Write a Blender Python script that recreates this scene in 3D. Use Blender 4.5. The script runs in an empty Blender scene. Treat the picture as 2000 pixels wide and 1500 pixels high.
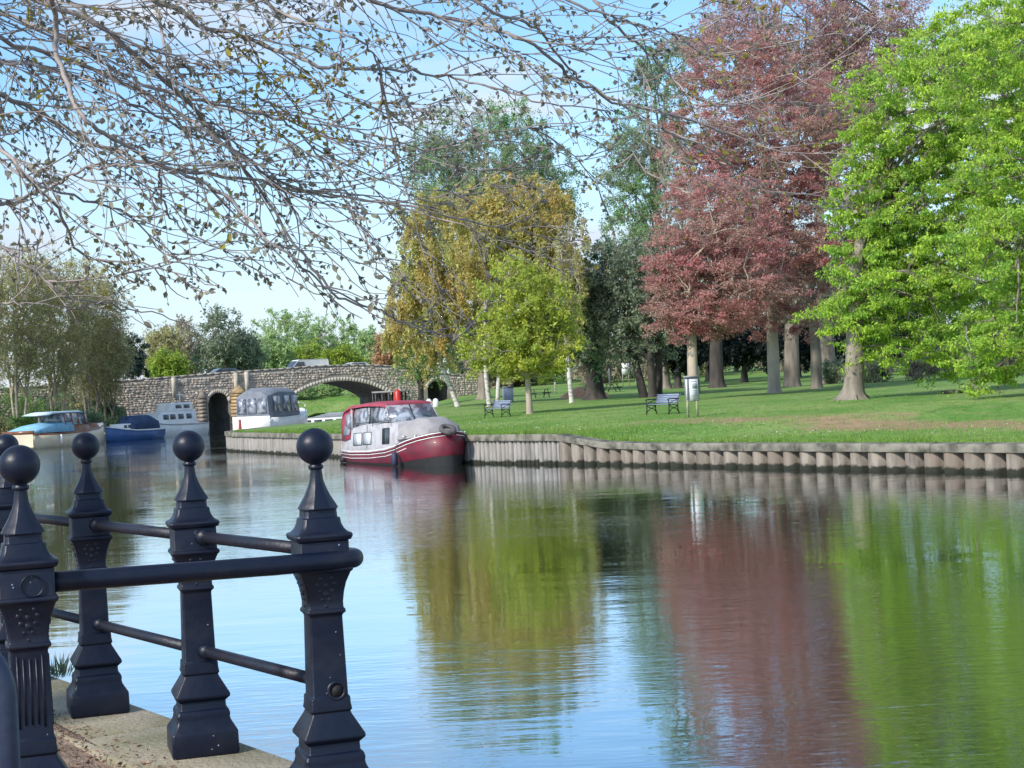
import bpy, bmesh, math, random
import numpy as np
from mathutils import Vector, Matrix
from mathutils.geometry import delaunay_2d_cdt
R = math.radians
random.seed(7)
rng = np.random.default_rng(7)
sc = bpy.context.scene
COL = sc.collection

# ------------------------------------------------------------------ camera, sky, sun, exposure
FPX = 3100.0
CAM_Z = 2.65
cam_d = bpy.data.cameras.new('camera')
cam_d.sensor_width = 36.0
cam_d.lens = FPX * 36.0 / 2000.0
cam_d.clip_end = 5000.0
cam = bpy.data.objects.new('camera', cam_d)
COL.objects.link(cam)
_p, _r = math.atan(13 / FPX), math.atan(0.049)
F = Vector((0, math.cos(_p), math.sin(_p)))
U0 = Vector((0, -math.sin(_p), math.cos(_p)))
R0 = Vector((1, 0, 0))
RT = R0 * math.cos(_r) - U0 * math.sin(_r)
UP = R0 * math.sin(_r) + U0 * math.cos(_r)
cam.matrix_world = Matrix(((RT.x, UP.x, -F.x, 0), (RT.y, UP.y, -F.y, 0), (RT.z, UP.z, -F.z, CAM_Z), (0, 0, 0, 1)))
sc.camera = cam

SUN_DIR = Vector((-0.58, -0.60, 0.60)).normalized()      # towards the sun: behind the camera, to the left
world = bpy.data.worlds.new("World")
sc.world = world
world.use_nodes = True
wn, wl = world.node_tree.nodes, world.node_tree.links
wn.clear()
sky = wn.new('ShaderNodeTexSky')
sky.sky_type = 'NISHITA'
sky.sun_disc = False
sky.sun_elevation = math.asin(SUN_DIR.z)
sky.sun_rotation = math.atan2(SUN_DIR.x, SUN_DIR.y)
sky.air_density = 1.1
sky.dust_density = 0.4
sky.ozone_density = 2.0
tc = wn.new('ShaderNodeTexCoord')
mp = wn.new('ShaderNodeMapping')
mp.inputs['Scale'].default_value = (1.0, 1.0, 3.4)
mp.inputs['Location'].default_value = (1.15, 0.4, 0.33)
nz = wn.new('ShaderNodeTexNoise')
nz.inputs['Scale'].default_value = 4.2
nz.inputs['Detail'].default_value = 9
nz.inputs['Roughness'].default_value = 0.52
rp = wn.new('ShaderNodeValToRGB')
rp.color_ramp.elements[0].position = 0.47
rp.color_ramp.elements[0].color = (0, 0, 0, 1)
rp.color_ramp.elements[1].position = 0.62
rp.color_ramp.elements[1].color = (1, 1, 1, 1)
nz2 = wn.new('ShaderNodeTexNoise')
nz2.inputs['Scale'].default_value = 9.0
nz2.inputs['Detail'].default_value = 6
cr2 = wn.new('ShaderNodeMix'); cr2.data_type = 'RGBA'
cr2.inputs['A'].default_value = (2.65, 3.25, 4.1, 1)
cr2.inputs['B'].default_value = (4.1, 4.25, 4.5, 1)
# thin veil towards the horizon
sep = wn.new('ShaderNodeSeparateXYZ')
mr = wn.new('ShaderNodeMapRange')
mr.inputs['From Min'].default_value = 0.0
mr.inputs['From Max'].default_value = 0.19
mr.inputs['To Min'].default_value = 0.96
mr.inputs['To Max'].default_value = 0.0
mx = wn.new('ShaderNodeMath'); mx.operation = 'MAXIMUM'
tint = wn.new('ShaderNodeMix'); tint.data_type = 'RGBA'; tint.blend_type = 'MULTIPLY'
tint.inputs['Factor'].default_value = 1.0
tint.inputs['B'].default_value = (0.66, 0.84, 0.98, 1)
mix = wn.new('ShaderNodeMix'); mix.data_type = 'RGBA'
bg = wn.new('ShaderNodeBackground')
bg.inputs['Strength'].default_value = 0.135
wo = wn.new('ShaderNodeOutputWorld')
wl.new(tc.outputs['Generated'], mp.inputs['Vector'])
wl.new(mp.outputs['Vector'], nz.inputs['Vector'])
wl.new(mp.outputs['Vector'], nz2.inputs['Vector'])
wl.new(nz.outputs['Fac'], rp.inputs['Fac'])
wl.new(nz2.outputs['Fac'], cr2.inputs['Factor'])
wl.new(tc.outputs['Generated'], sep.inputs['Vector'])
wl.new(sep.outputs['Z'], mr.inputs['Value'])
wl.new(rp.outputs['Color'], mx.inputs[0])
wl.new(mr.outputs['Result'], mx.inputs[1])
wl.new(sky.outputs['Color'], tint.inputs['A'])
wl.new(tint.outputs['Result'], mix.inputs['A'])
wl.new(cr2.outputs['Result'], mix.inputs['B'])
wl.new(mx.outputs['Value'], mix.inputs['Factor'])
wl.new(mix.outputs['Result'], bg.inputs['Color'])
wl.new(bg.outputs['Background'], wo.inputs['Surface'])

sun_d = bpy.data.lights.new('sun', 'SUN')
sun_d.energy = 2.9
sun_d.angle = R(3.0)
sun_d.color = (1.0, 0.94, 0.85)
sun = bpy.data.objects.new('sun', sun_d)
COL.objects.link(sun)
sun.rotation_euler = SUN_DIR.to_track_quat('Z', 'Y').to_euler()
sc.view_settings.view_transform = 'Standard'
sc.view_settings.look = 'None'
sc.view_settings.exposure = 0.80
sc.view_settings.gamma = 1.0
sc.view_settings.use_curve_mapping = False
sc.cycles.max_bounces = 6
sc.cycles.transparent_max_bounces = 6
sc.cycles.use_denoising = True

# ------------------------------------------------------------------ placing helpers (measured pixel -> world metres)
def at(px, py, Y):
    """world point at distance Y seen at photo pixel (px, py)"""
    d = F + RT * ((px - 1000) / FPX) + UP * (-(py - 750) / FPX)
    return Vector((0, 0, CAM_Z)) + d * (Y / d.y)

def onz(px, py, z):
    d = F + RT * ((px - 1000) / FPX) + UP * (-(py - 750) / FPX)
    t = (z - CAM_Z) / d.z
    return Vector((0, 0, CAM_Z)) + d * t

# ------------------------------------------------------------------ materials
def nodes_of(name):
    m = bpy.data.materials.new(name)
    m.use_nodes = True
    nt = m.node_tree
    nt.nodes.clear()
    out = nt.nodes.new('ShaderNodeOutputMaterial')
    return m, nt.nodes, nt.links, out

def surf(name, c1, c2=None, scale=6.0, rough=0.7, bump=0.0, bscale=None, metal=0.0, spec=0.5, contrast=(0.35, 0.65),
         island=0.0, coat=0.0, stretch=(1, 1, 1), coords='Object', detail=6):
    m, N, L, out = nodes_of(name)
    b = N.new('ShaderNodeBsdfPrincipled')
    L.new(b.outputs[0], out.inputs[0])
    b.inputs['Roughness'].default_value = rough
    b.inputs['Metallic'].default_value = metal
    b.inputs['Specular IOR Level'].default_value = spec
    b.inputs['Coat Weight'].default_value = coat
    t = N.new('ShaderNodeTexCoord')
    mp = N.new('ShaderNodeMapping')
    mp.inputs['Scale'].default_value = stretch
    L.new(t.outputs[coords], mp.inputs[0])
    n = N.new('ShaderNodeTexNoise')
    n.inputs['Scale'].default_value = scale
    n.inputs['Detail'].default_value = detail
    L.new(mp.outputs[0], n.inputs[0])
    ramp = N.new('ShaderNodeMapRange')
    ramp.inputs['From Min'].default_value = contrast[0]
    ramp.inputs['From Max'].default_value = contrast[1]
    L.new(n.outputs['Fac'], ramp.inputs['Value'])
    mixc = N.new('ShaderNodeMix'); mixc.data_type = 'RGBA'
    c2 = c2 or tuple(x * 0.7 for x in c1)
    mixc.inputs['A'].default_value = (*c1, 1)
    mixc.inputs['B'].default_value = (*c2, 1)
    L.new(ramp.outputs[0], mixc.inputs['Factor'])
    last = mixc.outputs['Result']
    if island > 0:
        g = N.new('ShaderNodeNewGeometry')
        h = N.new('ShaderNodeHueSaturation')
        r1 = N.new('ShaderNodeMapRange')
        r1.inputs['To Min'].default_value = 1 - island
        r1.inputs['To Max'].default_value = 1 + island
        L.new(g.outputs['Random Per Island'], r1.inputs['Value'])
        L.new(r1.outputs[0], h.inputs['Value'])
        r2 = N.new('ShaderNodeMapRange')
        r2.inputs['To Min'].default_value = 0.515
        r2.inputs['To Max'].default_value = 0.485
        L.new(g.outputs['Random Per Island'], r2.inputs['Value'])
        L.new(r2.outputs[0], h.inputs['Hue'])
        L.new(last, h.inputs['Color'])
        last = h.outputs['Color']
    L.new(last, b.inputs['Base Color'])
    if bump > 0:
        n2 = N.new('ShaderNodeTexNoise')
        n2.inputs['Scale'].default_value = bscale or scale * 4
        n2.inputs['Detail'].default_value = 5
        L.new(mp.outputs[0], n2.inputs[0])
        bp = N.new('ShaderNodeBump')
        bp.inputs['Strength'].default_value = bump
        bp.inputs['Distance'].default_value = 0.02
        L.new(n2.outputs['Fac'], bp.inputs['Height'])
        L.new(bp.outputs[0], b.inputs['Normal'])
    return m

def leafmat(name, c1, c2, trans=0.45, island=0.28, nscale=0.5):
    """leaf colour varies leaf by leaf and from bough to bough; thin, so light passes through"""
    m, N, L, out = nodes_of(name)
    t = N.new('ShaderNodeTexCoord')
    n = N.new('ShaderNodeTexNoise')
    n.inputs['Scale'].default_value = nscale
    n.inputs['Detail'].default_value = 3
    L.new(t.outputs['Object'], n.inputs[0])
    ra = N.new('ShaderNodeMapRange')
    ra.inputs['From Min'].default_value = 0.36
    ra.inputs['From Max'].default_value = 0.64
    L.new(n.outputs['Fac'], ra.inputs['Value'])
    mixc = N.new('ShaderNodeMix'); mixc.data_type = 'RGBA'
    mixc.inputs['A'].default_value = (*c1, 1)
    mixc.inputs['B'].default_value = (*c2, 1)
    L.new(ra.outputs[0], mixc.inputs['Factor'])
    g = N.new('ShaderNodeNewGeometry')
    h = N.new('ShaderNodeHueSaturation')
    r1 = N.new('ShaderNodeMapRange')
    r1.inputs['To Min'].default_value = 1 - island
    r1.inputs['To Max'].default_value = 1 + island
    L.new(g.outputs['Random Per Island'], r1.inputs['Value'])
    L.new(r1.outputs[0], h.inputs['Value'])
    L.new(mixc.outputs['Result'], h.inputs['Color'])
    d = N.new('ShaderNodeBsdfPrincipled')
    d.inputs['Roughness'].default_value = 0.6
    d.inputs['Specular IOR Level'].default_value = 0.25
    tr = N.new('ShaderNodeBsdfTranslucent')
    L.new(h.outputs[0], d.inputs['Base Color'])
    L.new(h.outputs[0], tr.inputs['Color'])
    ms = N.new('ShaderNodeMixShader')
    ms.inputs[0].default_value = trans
    L.new(d.outputs[0], ms.inputs[1])
    L.new(tr.outputs[0], ms.inputs[2])
    L.new(ms.outputs[0], out.inputs[0])
    return m

M = {}
M['iron'] = surf('black_iron_paint', (0.003, 0.007, 0.021), (0.016, 0.017, 0.028), 7, 0.42, 0.12, 25, spec=0.38, contrast=(0.48, 0.78))
M['iron_worn'] = surf('worn_rail_paint', (0.005, 0.008, 0.020), (0.018, 0.012, 0.018), 7, 0.5, 0.25, 30, contrast=(0.45, 0.75))
M['tube'] = surf('blue_black_tube_paint', (0.010, 0.018, 0.045), (0.02, 0.032, 0.065), 5, 0.35, 0.1, 40)
M['bark'] = surf('grey_bark', (0.27, 0.23, 0.185), (0.14, 0.12, 0.10), 2.5, 0.9, 0.8, 9, stretch=(1, 1, 0.25))
M['bark_pale'] = surf('pale_beech_bark', (0.46, 0.38, 0.30), (0.30, 0.25, 0.20), 1.6, 0.85, 0.5, 8, stretch=(1, 1, 0.35))
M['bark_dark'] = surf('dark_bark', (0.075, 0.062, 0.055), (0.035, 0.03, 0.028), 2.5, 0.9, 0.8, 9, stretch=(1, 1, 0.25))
M['birch'] = surf('white_birch_bark', (0.55, 0.52, 0.47), (0.16, 0.14, 0.12), 2.2, 0.8, 0.3, 9, contrast=(0.5, 0.68), stretch=(1, 1, 2.2))
M['twig'] = surf('grey_twig_bark', (0.36, 0.31, 0.28), (0.21, 0.18, 0.165), 7, 0.75, 0.3, 60)
M['twig_far'] = surf('olive_twigs', (0.42, 0.36, 0.26), (0.30, 0.26, 0.19), 1, 0.9)
M['stone'] = surf('rubble_stone', (0.36, 0.31, 0.25), (0.22, 0.19, 0.165), 1.3, 0.9, 0.6, 14, island=0.38, contrast=(0.3, 0.7))
M['mortar'] = surf('lime_mortar', (0.46, 0.40, 0.33), (0.32, 0.28, 0.235), 1.2, 0.95, 0.6, 10)
M['ashlar'] = surf('pale_arch_stone', (0.58, 0.53, 0.44), (0.42, 0.38, 0.31), 1.5, 0.9, 0.4, 12, island=0.16)
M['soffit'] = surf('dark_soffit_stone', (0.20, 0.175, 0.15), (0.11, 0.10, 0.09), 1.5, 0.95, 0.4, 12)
M['yellow_stone'] = surf('yellow_pier_stone', (0.55, 0.40, 0.20), (0.27, 0.20, 0.12), 1.0, 0.9, 0.6, 12, island=0.2)
M['concrete'] = surf('mossy_concrete', (0.33, 0.285, 0.21), (0.19, 0.175, 0.10), 2.6, 0.93, 0.6, 45, contrast=(0.35, 0.7), detail=9)
M['tarmac'] = surf('road_tarmac', (0.055, 0.055, 0.055), (0.04, 0.04, 0.04), 3, 0.9)
M['timber'] = surf('weathered_timber', (0.40, 0.36, 0.31), (0.20, 0.18, 0.15), 3, 0.85, 0.6, 18, stretch=(1, 1, 1), island=0.15, contrast=(0.38, 0.66))
M['lichen'] = surf('lichened_capping', (0.23, 0.21, 0.17), (0.06, 0.06, 0.045), 2.4, 0.9, 0.8, 20, island=0.12, contrast=(0.40, 0.66), detail=9)
M['white'] = surf('white_paint', (0.82, 0.82, 0.80), (0.70, 0.70, 0.68), 1.5, 0.4, coat=0.2)
M['cream'] = surf('cream_paint', (0.66, 0.58, 0.42), (0.56, 0.49, 0.36), 1.5, 0.4, coat=0.2)
M['blue'] = surf('blue_hull_paint', (0.035, 0.11, 0.30), (0.03, 0.08, 0.22), 2, 0.4, coat=0.2)
M['fender'] = surf('dark_navy_fender', (0.012, 0.02, 0.05), (0.02, 0.03, 0.06), 4, 0.6)
M['navy'] = surf('navy_canvas', (0.04, 0.08, 0.17), (0.025, 0.05, 0.11), 2, 0.85)
M['skyblue'] = surf('pale_blue_canvas', (0.22, 0.46, 0.62), (0.16, 0.36, 0.52), 2, 0.8)
M['paleroof'] = surf('pale_blue_roof', (0.50, 0.63, 0.72), (0.42, 0.54, 0.62), 2, 0.6)
M['maroon'] = surf('maroon_hull_paint', (0.16, 0.007, 0.022), (0.09, 0.006, 0.017), 1.6, 0.5, 0.3, 4, coat=0.05)
M['maroon_canvas'] = surf('faded_maroon_canvas', (0.33, 0.055, 0.085), (0.24, 0.035, 0.06), 2.5, 0.85, 0.4, 12)
M['red'] = surf('red_paint', (0.55, 0.03, 0.025), (0.42, 0.025, 0.02), 2, 0.4)
M['boatgrey'] = surf('grey_cabin_paint', (0.42, 0.41, 0.43), (0.30, 0.285, 0.29), 2.6, 0.5, contrast=(0.4, 0.7))
M['tarp'] = surf('dusty_grey_cover', (0.34, 0.32, 0.32), (0.25, 0.235, 0.24), 1.3, 0.85, 0.4, 5)
M['greycanvas'] = surf('slate_grey_canvas', (0.20, 0.22, 0.26), (0.15, 0.165, 0.20), 2, 0.8)
M['varnish'] = surf('varnished_wood', (0.24, 0.09, 0.035), (0.15, 0.05, 0.02), 3, 0.35, coat=0.3)
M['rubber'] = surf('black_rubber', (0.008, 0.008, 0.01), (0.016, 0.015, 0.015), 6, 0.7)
M['tyre'] = surf('grey_old_tyre', (0.07, 0.065, 0.065), (0.12, 0.11, 0.105), 6, 0.85, 0.3)
M['darkmetal'] = surf('dark_metal', (0.03, 0.032, 0.035), (0.05, 0.05, 0.05), 5, 0.5, metal=0.3)
M['steel'] = surf('bright_steel_rail', (0.6, 0.6, 0.6), (0.5, 0.5, 0.5), 5, 0.3, metal=0.8)
M['greenwood'] = surf('pale_tanalised_post', (0.36, 0.38, 0.22), (0.25, 0.27, 0.15), 4, 0.85)
M['paper'] = surf('white_notice_paper', (0.70, 0.72, 0.74), (0.60, 0.62, 0.64), 3, 0.5)
M['print'] = surf('grey_notice_print', (0.22, 0.27, 0.27), (0.30, 0.34, 0.33), 9, 0.6)
M['boardframe'] = surf('grey_board_frame', (0.20, 0.23, 0.27), (0.15, 0.17, 0.20), 4, 0.5)
M['slat'] = surf('blue_grey_slats', (0.27, 0.32, 0.45), (0.20, 0.24, 0.34), 5, 0.6, stretch=(1, 1, 4))
M['castiron'] = surf('black_green_cast_iron', (0.010, 0.016, 0.016), (0.018, 0.024, 0.022), 8, 0.5)
M['orange'] = surf('orange_brick_paving', (0.50, 0.27, 0.16), (0.38, 0.21, 0.13), 5, 0.9)
M['carblue'] = surf('slate_blue_car_paint', (0.13, 0.18, 0.25), (0.12, 0.16, 0.23), 1, 0.25, coat=0.8)

def glassmat(name, c, rough=0.06):
    m, N, L, out = nodes_of(name)
    b = N.new('ShaderNodeBsdfPrincipled')
    b.inputs['Base Color'].default_value = (*c, 1)
    b.inputs['Roughness'].default_value = rough
    b.inputs['Specular IOR Level'].default_value = 0.9
    n = N.new('ShaderNodeTexNoise'); n.inputs['Scale'].default_value = 2.5
    bp = N.new('ShaderNodeBump'); bp.inputs['Strength'].default_value = 0.25; bp.inputs['Distance'].default_value = 0.05
    L.new(n.outputs['Fac'], bp.inputs['Height']); L.new(bp.outputs[0], b.inputs['Normal'])
    L.new(b.outputs[0], out.inputs[0])
    return m
M['glass'] = glassmat('dark_window_glass', (0.05, 0.06, 0.07))
M['vinyl'] = surf('clear_vinyl_window', (0.34, 0.37, 0.42), (0.11, 0.12, 0.15), 3.2, 0.12, 0.7, 5, spec=0.8, contrast=(0.45, 0.56))
M['curtain'] = surf('white_curtained_window', (0.62, 0.66, 0.70), (0.45, 0.50, 0.56), 4, 0.15, spec=0.8)

# pilings: bare timber-coloured face with a ragged black band at the waterline
def pilemat(name, c1, c2, rust):
    m, N, L, out = nodes_of(name)
    b = N.new('ShaderNodeBsdfPrincipled'); b.inputs['Roughness'].default_value = 0.88
    L.new(b.outputs[0], out.inputs[0])
    g = N.new('ShaderNodeNewGeometry')
    mp = N.new('ShaderNodeMapping'); mp.inputs['Scale'].default_value = (1, 1, 0.22)
    L.new(g.outputs['Position'], mp.inputs[0])
    n = N.new('ShaderNodeTexNoise'); n.inputs['Scale'].default_value = 5; n.inputs['Detail'].default_value = 7
    L.new(mp.outputs[0], n.inputs[0])
    ra = N.new('ShaderNodeMapRange'); ra.inputs['From Min'].default_value = 0.35; ra.inputs['From Max'].default_value = 0.68
    L.new(n.outputs['Fac'], ra.inputs[0])
    mc = N.new('ShaderNodeMix'); mc.data_type = 'RGBA'
    mc.inputs['A'].default_value = (*c1, 1); mc.inputs['B'].default_value = (*c2, 1)
    L.new(ra.outputs[0], mc.inputs['Factor'])
    n3 = N.new('ShaderNodeTexNoise'); n3.inputs['Scale'].default_value = 0.45
    L.new(g.outputs['Position'], n3.inputs[0])
    r3 = N.new('ShaderNodeMapRange'); r3.inputs['From Min'].default_value = 0.45; r3.inputs['From Max'].default_value = 0.62
    r3.inputs['To Max'].default_value = 0.75
    L.new(n3.outputs['Fac'], r3.inputs[0])
    mr_ = N.new('ShaderNodeMix'); mr_.data_type = 'RGBA'
    mr_.inputs['B'].default_value = (*rust, 1)
    L.new(mc.outputs['Result'], mr_.inputs['A']); L.new(r3.outputs[0], mr_.inputs['Factor'])
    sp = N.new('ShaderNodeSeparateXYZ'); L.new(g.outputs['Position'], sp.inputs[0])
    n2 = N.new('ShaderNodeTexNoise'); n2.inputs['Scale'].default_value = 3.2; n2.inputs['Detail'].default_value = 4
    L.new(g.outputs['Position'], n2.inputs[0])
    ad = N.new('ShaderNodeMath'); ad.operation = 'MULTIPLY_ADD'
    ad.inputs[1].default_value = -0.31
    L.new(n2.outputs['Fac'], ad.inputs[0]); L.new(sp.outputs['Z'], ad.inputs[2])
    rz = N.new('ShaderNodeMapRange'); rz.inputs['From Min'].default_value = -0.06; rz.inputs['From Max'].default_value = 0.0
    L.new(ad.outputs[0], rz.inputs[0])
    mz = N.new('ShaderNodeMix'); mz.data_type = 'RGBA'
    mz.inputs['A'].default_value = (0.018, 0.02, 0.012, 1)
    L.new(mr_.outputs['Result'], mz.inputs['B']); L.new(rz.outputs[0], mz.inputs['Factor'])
    L.new(mz.outputs['Result'], b.inputs['Base Color'])
    bp = N.new('ShaderNodeBump'); bp.inputs['Strength'].default_value = 0.6; bp.inputs['Distance'].default_value = 0.03
    L.new(n.outputs['Fac'], bp.inputs['Height']); L.new(bp.outputs[0], b.inputs['Normal'])
    return m
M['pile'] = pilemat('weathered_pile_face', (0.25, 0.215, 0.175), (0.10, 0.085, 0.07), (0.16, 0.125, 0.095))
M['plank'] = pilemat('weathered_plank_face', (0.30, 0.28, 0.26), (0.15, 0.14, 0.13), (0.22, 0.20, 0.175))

# leaves
LM = {
 'lime': leafmat('fresh_lime_leaf', (0.50, 0.67, 0.09), (0.27, 0.47, 0.08), 0.52, nscale=0.9, island=.38),
 'maple': leafmat('yellow_green_leaf', (0.54, 0.58, 0.10), (0.38, 0.47, 0.09), 0.55),
 'amber': leafmat('amber_catkin_leaf', (0.60, 0.46, 0.16), (0.46, 0.48, 0.16), 0.5, nscale=0.3),
 'olive': leafmat('olive_leaf', (0.52, 0.48, 0.22), (0.40, 0.39, 0.18), 0.5),
 'mid': leafmat('mid_green_leaf', (0.22, 0.40, 0.10), (0.22, 0.29, 0.14), 0.45),
 'lime_far': leafmat('sparse_grey_green_leaf', (0.22, 0.42, 0.13), (0.33, 0.38, 0.26), 0.45, nscale=0.16),
 'dark': leafmat('dark_green_leaf', (0.20, 0.33, 0.16), (0.26, 0.35, 0.22), 0.4),
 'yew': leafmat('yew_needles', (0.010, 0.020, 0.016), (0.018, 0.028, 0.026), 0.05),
 'greygreen': leafmat('grey_green_leaf', (0.30, 0.36, 0.23), (0.21, 0.26, 0.18), 0.45),
 'copper': leafmat('copper_beech_leaf', (0.56, 0.235, 0.24), (0.48, 0.31, 0.26), 0.5, nscale=0.35),
 'copper_top': leafmat('dusky_beech_leaf', (0.52, 0.28, 0.28), (0.44, 0.32, 0.29), 0.45, nscale=0.35),
 'pale': leafmat('pale_green_leaf', (0.42, 0.56, 0.24), (0.33, 0.47, 0.20), 0.4),
 'willow': leafmat('willow_leaf', (0.34, 0.42, 0.05), (0.24, 0.36, 0.06), 0.4),
 'brown': leafmat('brown_bud_leaf', (0.46, 0.39, 0.30), (0.36, 0.33, 0.24), 0.45),
 'rust': leafmat('rust_leaf', (0.52, 0.30, 0.16), (0.42, 0.28, 0.16), 0.35),
 'conifer': leafmat('blue_conifer_needles', (0.045, 0.075, 0.065), (0.03, 0.05, 0.05), 0.1),
 'bud': leafmat('opening_grey_bud', (0.26, 0.23, 0.19), (0.27, 0.27, 0.17), 0.3, nscale=2),
 'budg': leafmat('opening_yellow_green_leaf', (0.36, 0.34, 0.06), (0.30, 0.24, 0.06), 0.45, nscale=2),
}

def grassmat():
    m, N, L, out = nodes_of('mown_grass')
    b = N.new('ShaderNodeBsdfPrincipled'); b.inputs['Roughness'].default_value = 0.85
    b.inputs['Specular IOR Level'].default_value = 0.15
    L.new(b.outputs[0], out.inputs[0])
    g = N.new('ShaderNodeNewGeometry')
    def noise(s, d=5, st=None):
        n = N.new('ShaderNodeTexNoise'); n.inputs['Scale'].default_value = s; n.inputs['Detail'].default_value = d
        if st:
            mp = N.new('ShaderNodeMapping'); mp.inputs['Scale'].default_value = st
            L.new(g.outputs['Position'], mp.inputs[0]); L.new(mp.outputs[0], n.inputs[0])
        else:
            L.new(g.outputs['Position'], n.inputs[0])
        return n.outputs['Fac']
    def rng_(v, a, b_, t0=0, t1=1):
        r = N.new('ShaderNodeMapRange'); r.inputs['From Min'].default_value = a; r.inputs['From Max'].default_value = b_
        r.inputs['To Min'].default_value = t0; r.inputs['To Max'].default_value = t1
        L.new(v, r.inputs[0]); return r.outputs[0]
    def mixc(f, a, b_):
        x = N.new('ShaderNodeMix'); x.data_type = 'RGBA'
        L.new(f, x.inputs['Factor'])
        for k, v in (('A', a), ('B', b_)):
            if isinstance(v, tuple): x.inputs[k].default_value = (*v, 1)
            else: L.new(v, x.inputs[k])
        return x.outputs['Result']
    c = mixc(rng_(noise(0.22, 6), 0.40, 0.60), (0.125, 0.25, 0.05), (0.24, 0.33, 0.10))
    c = mixc(rng_(noise(0.9, 7), 0.5, 0.72, 0, 0.7), c, (0.28, 0.28, 0.12))
    c = mixc(rng_(noise(2.6, 6, (1, .6, 1)), 0.50, 0.68, 0, 0.6), c, (0.055, 0.14, 0.025))
    c = mixc(rng_(noise(9, 8), 0.42, 0.66, 0, 0.55), c, (0.05, 0.13, 0.02))
    at_ = N.new('ShaderNodeAttribute'); at_.attribute_name = 'dirt'
    # bare earth, ragged at its edges
    ad = N.new('ShaderNodeMath'); ad.operation = 'ADD'
    L.new(at_.outputs['Fac'], ad.inputs[0]); L.new(rng_(noise(0.7, 8), 0.2, 0.8, -0.5, 0.5), ad.inputs[1])
    f = rng_(ad.outputs[0], 0.30, 0.85)
    dirt = mixc(rng_(noise(3, 6), 0.3, 0.7), (0.36, 0.25, 0.15), (0.24, 0.17, 0.10))
    c = mixc(f, c, dirt)
    L.new(c, b.inputs['Base Color'])
    bp = N.new('ShaderNodeBump'); bp.inputs['Strength'].default_value = 0.9; bp.inputs['Distance'].default_value = 0.06
    L.new(noise(7, 8), bp.inputs['Height']); L.new(bp.outputs[0], b.inputs['Normal'])
    return m
M['grass'] = grassmat()
M['blade'] = leafmat('grass_blade', (0.15, 0.30, 0.04), (0.22, 0.32, 0.07), 0.35, nscale=0.4)

def watermat():
    m, N, L, out = nodes_of('river_water')
    g = N.new('ShaderNodeNewGeometry')
    def noise(s, st, d=3, rot=0.0, r=0.5):
        mp = N.new('ShaderNodeMapping'); mp.inputs['Scale'].default_value = st
        mp.inputs['Rotation'].default_value = (0, 0, rot)
        L.new(g.outputs['Position'], mp.inputs[0])
        n = N.new('ShaderNodeTexNoise'); n.inputs['Scale'].default_value = s; n.inputs['Detail'].default_value = d
        n.inputs['Roughness'].default_value = r
        L.new(mp.outputs[0], n.inputs[0]); return n.outputs['Fac']
    def mul(a, k):
        x = N.new('ShaderNodeMath'); x.operation = 'MULTIPLY'
        L.new(a, x.inputs[0])
        if isinstance(k, float): x.inputs[1].default_value = k
        else: L.new(k, x.inputs[1])
        return x.outputs[0]
    def add(a, b):
        x = N.new('ShaderNodeMath'); x.operation = 'ADD'; L.new(a, x.inputs[0]); L.new(b, x.inputs[1]); return x.outputs[0]
    calm = N.new('ShaderNodeMapRange')                      # wind patches
    calm.inputs['From Min'].default_value = 0.40; calm.inputs['From Max'].default_value = 0.62
    calm.inputs['To Min'].default_value = 0.12; calm.inputs['To Max'].default_value = 1.0
    L.new(noise(0.13, (1, 0.7, 1), 3, 0.3), calm.inputs[0])
    fine = mul(noise(5.5, (0.45, 1.5, 1), 3, -0.10), calm.outputs[0])
    h = add(mul(fine, 0.0066), mul(noise(1.1, (0.5, 1.1, 1), 2, 0.12), 0.0068))
    bp = N.new('ShaderNodeBump'); bp.inputs['Strength'].default_value = 1.0; bp.inputs['Distance'].default_value = 1.0
    L.new(h, bp.inputs['Height'])
    body = N.new('ShaderNodeBsdfDiffuse'); body.inputs['Color'].default_value = (0.058, 0.068, 0.034, 1)
    L.new(bp.outputs[0], body.inputs['Normal'])
    gl = N.new('ShaderNodeBsdfGlossy'); gl.inputs['Roughness'].default_value = 0.015
    gl.inputs['Color'].default_value = (0.86, 0.89, 0.92, 1)
    L.new(bp.outputs[0], gl.inputs['Normal'])
    fr = N.new('ShaderNodeFresnel'); fr.inputs['IOR'].default_value = 1.45
    L.new(bp.outputs[0], fr.inputs['Normal'])
    r = N.new('ShaderNodeMapRange'); r.inputs['From Min'].default_value = 0.0; r.inputs['From Max'].default_value = 0.42
    r.inputs['To Min'].default_value = 0.08; r.inputs['To Max'].default_value = 0.95
    L.new(fr.outputs[0], r.inputs[0])
    ms = N.new('ShaderNodeMixShader')
    L.new(r.outputs[0], ms.inputs[0]); L.new(body.outputs[0], ms.inputs[1]); L.new(gl.outputs[0], ms.inputs[2])
    L.new(ms.outputs[0], out.inputs[0])
    return m
M['water'] = watermat()

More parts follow.
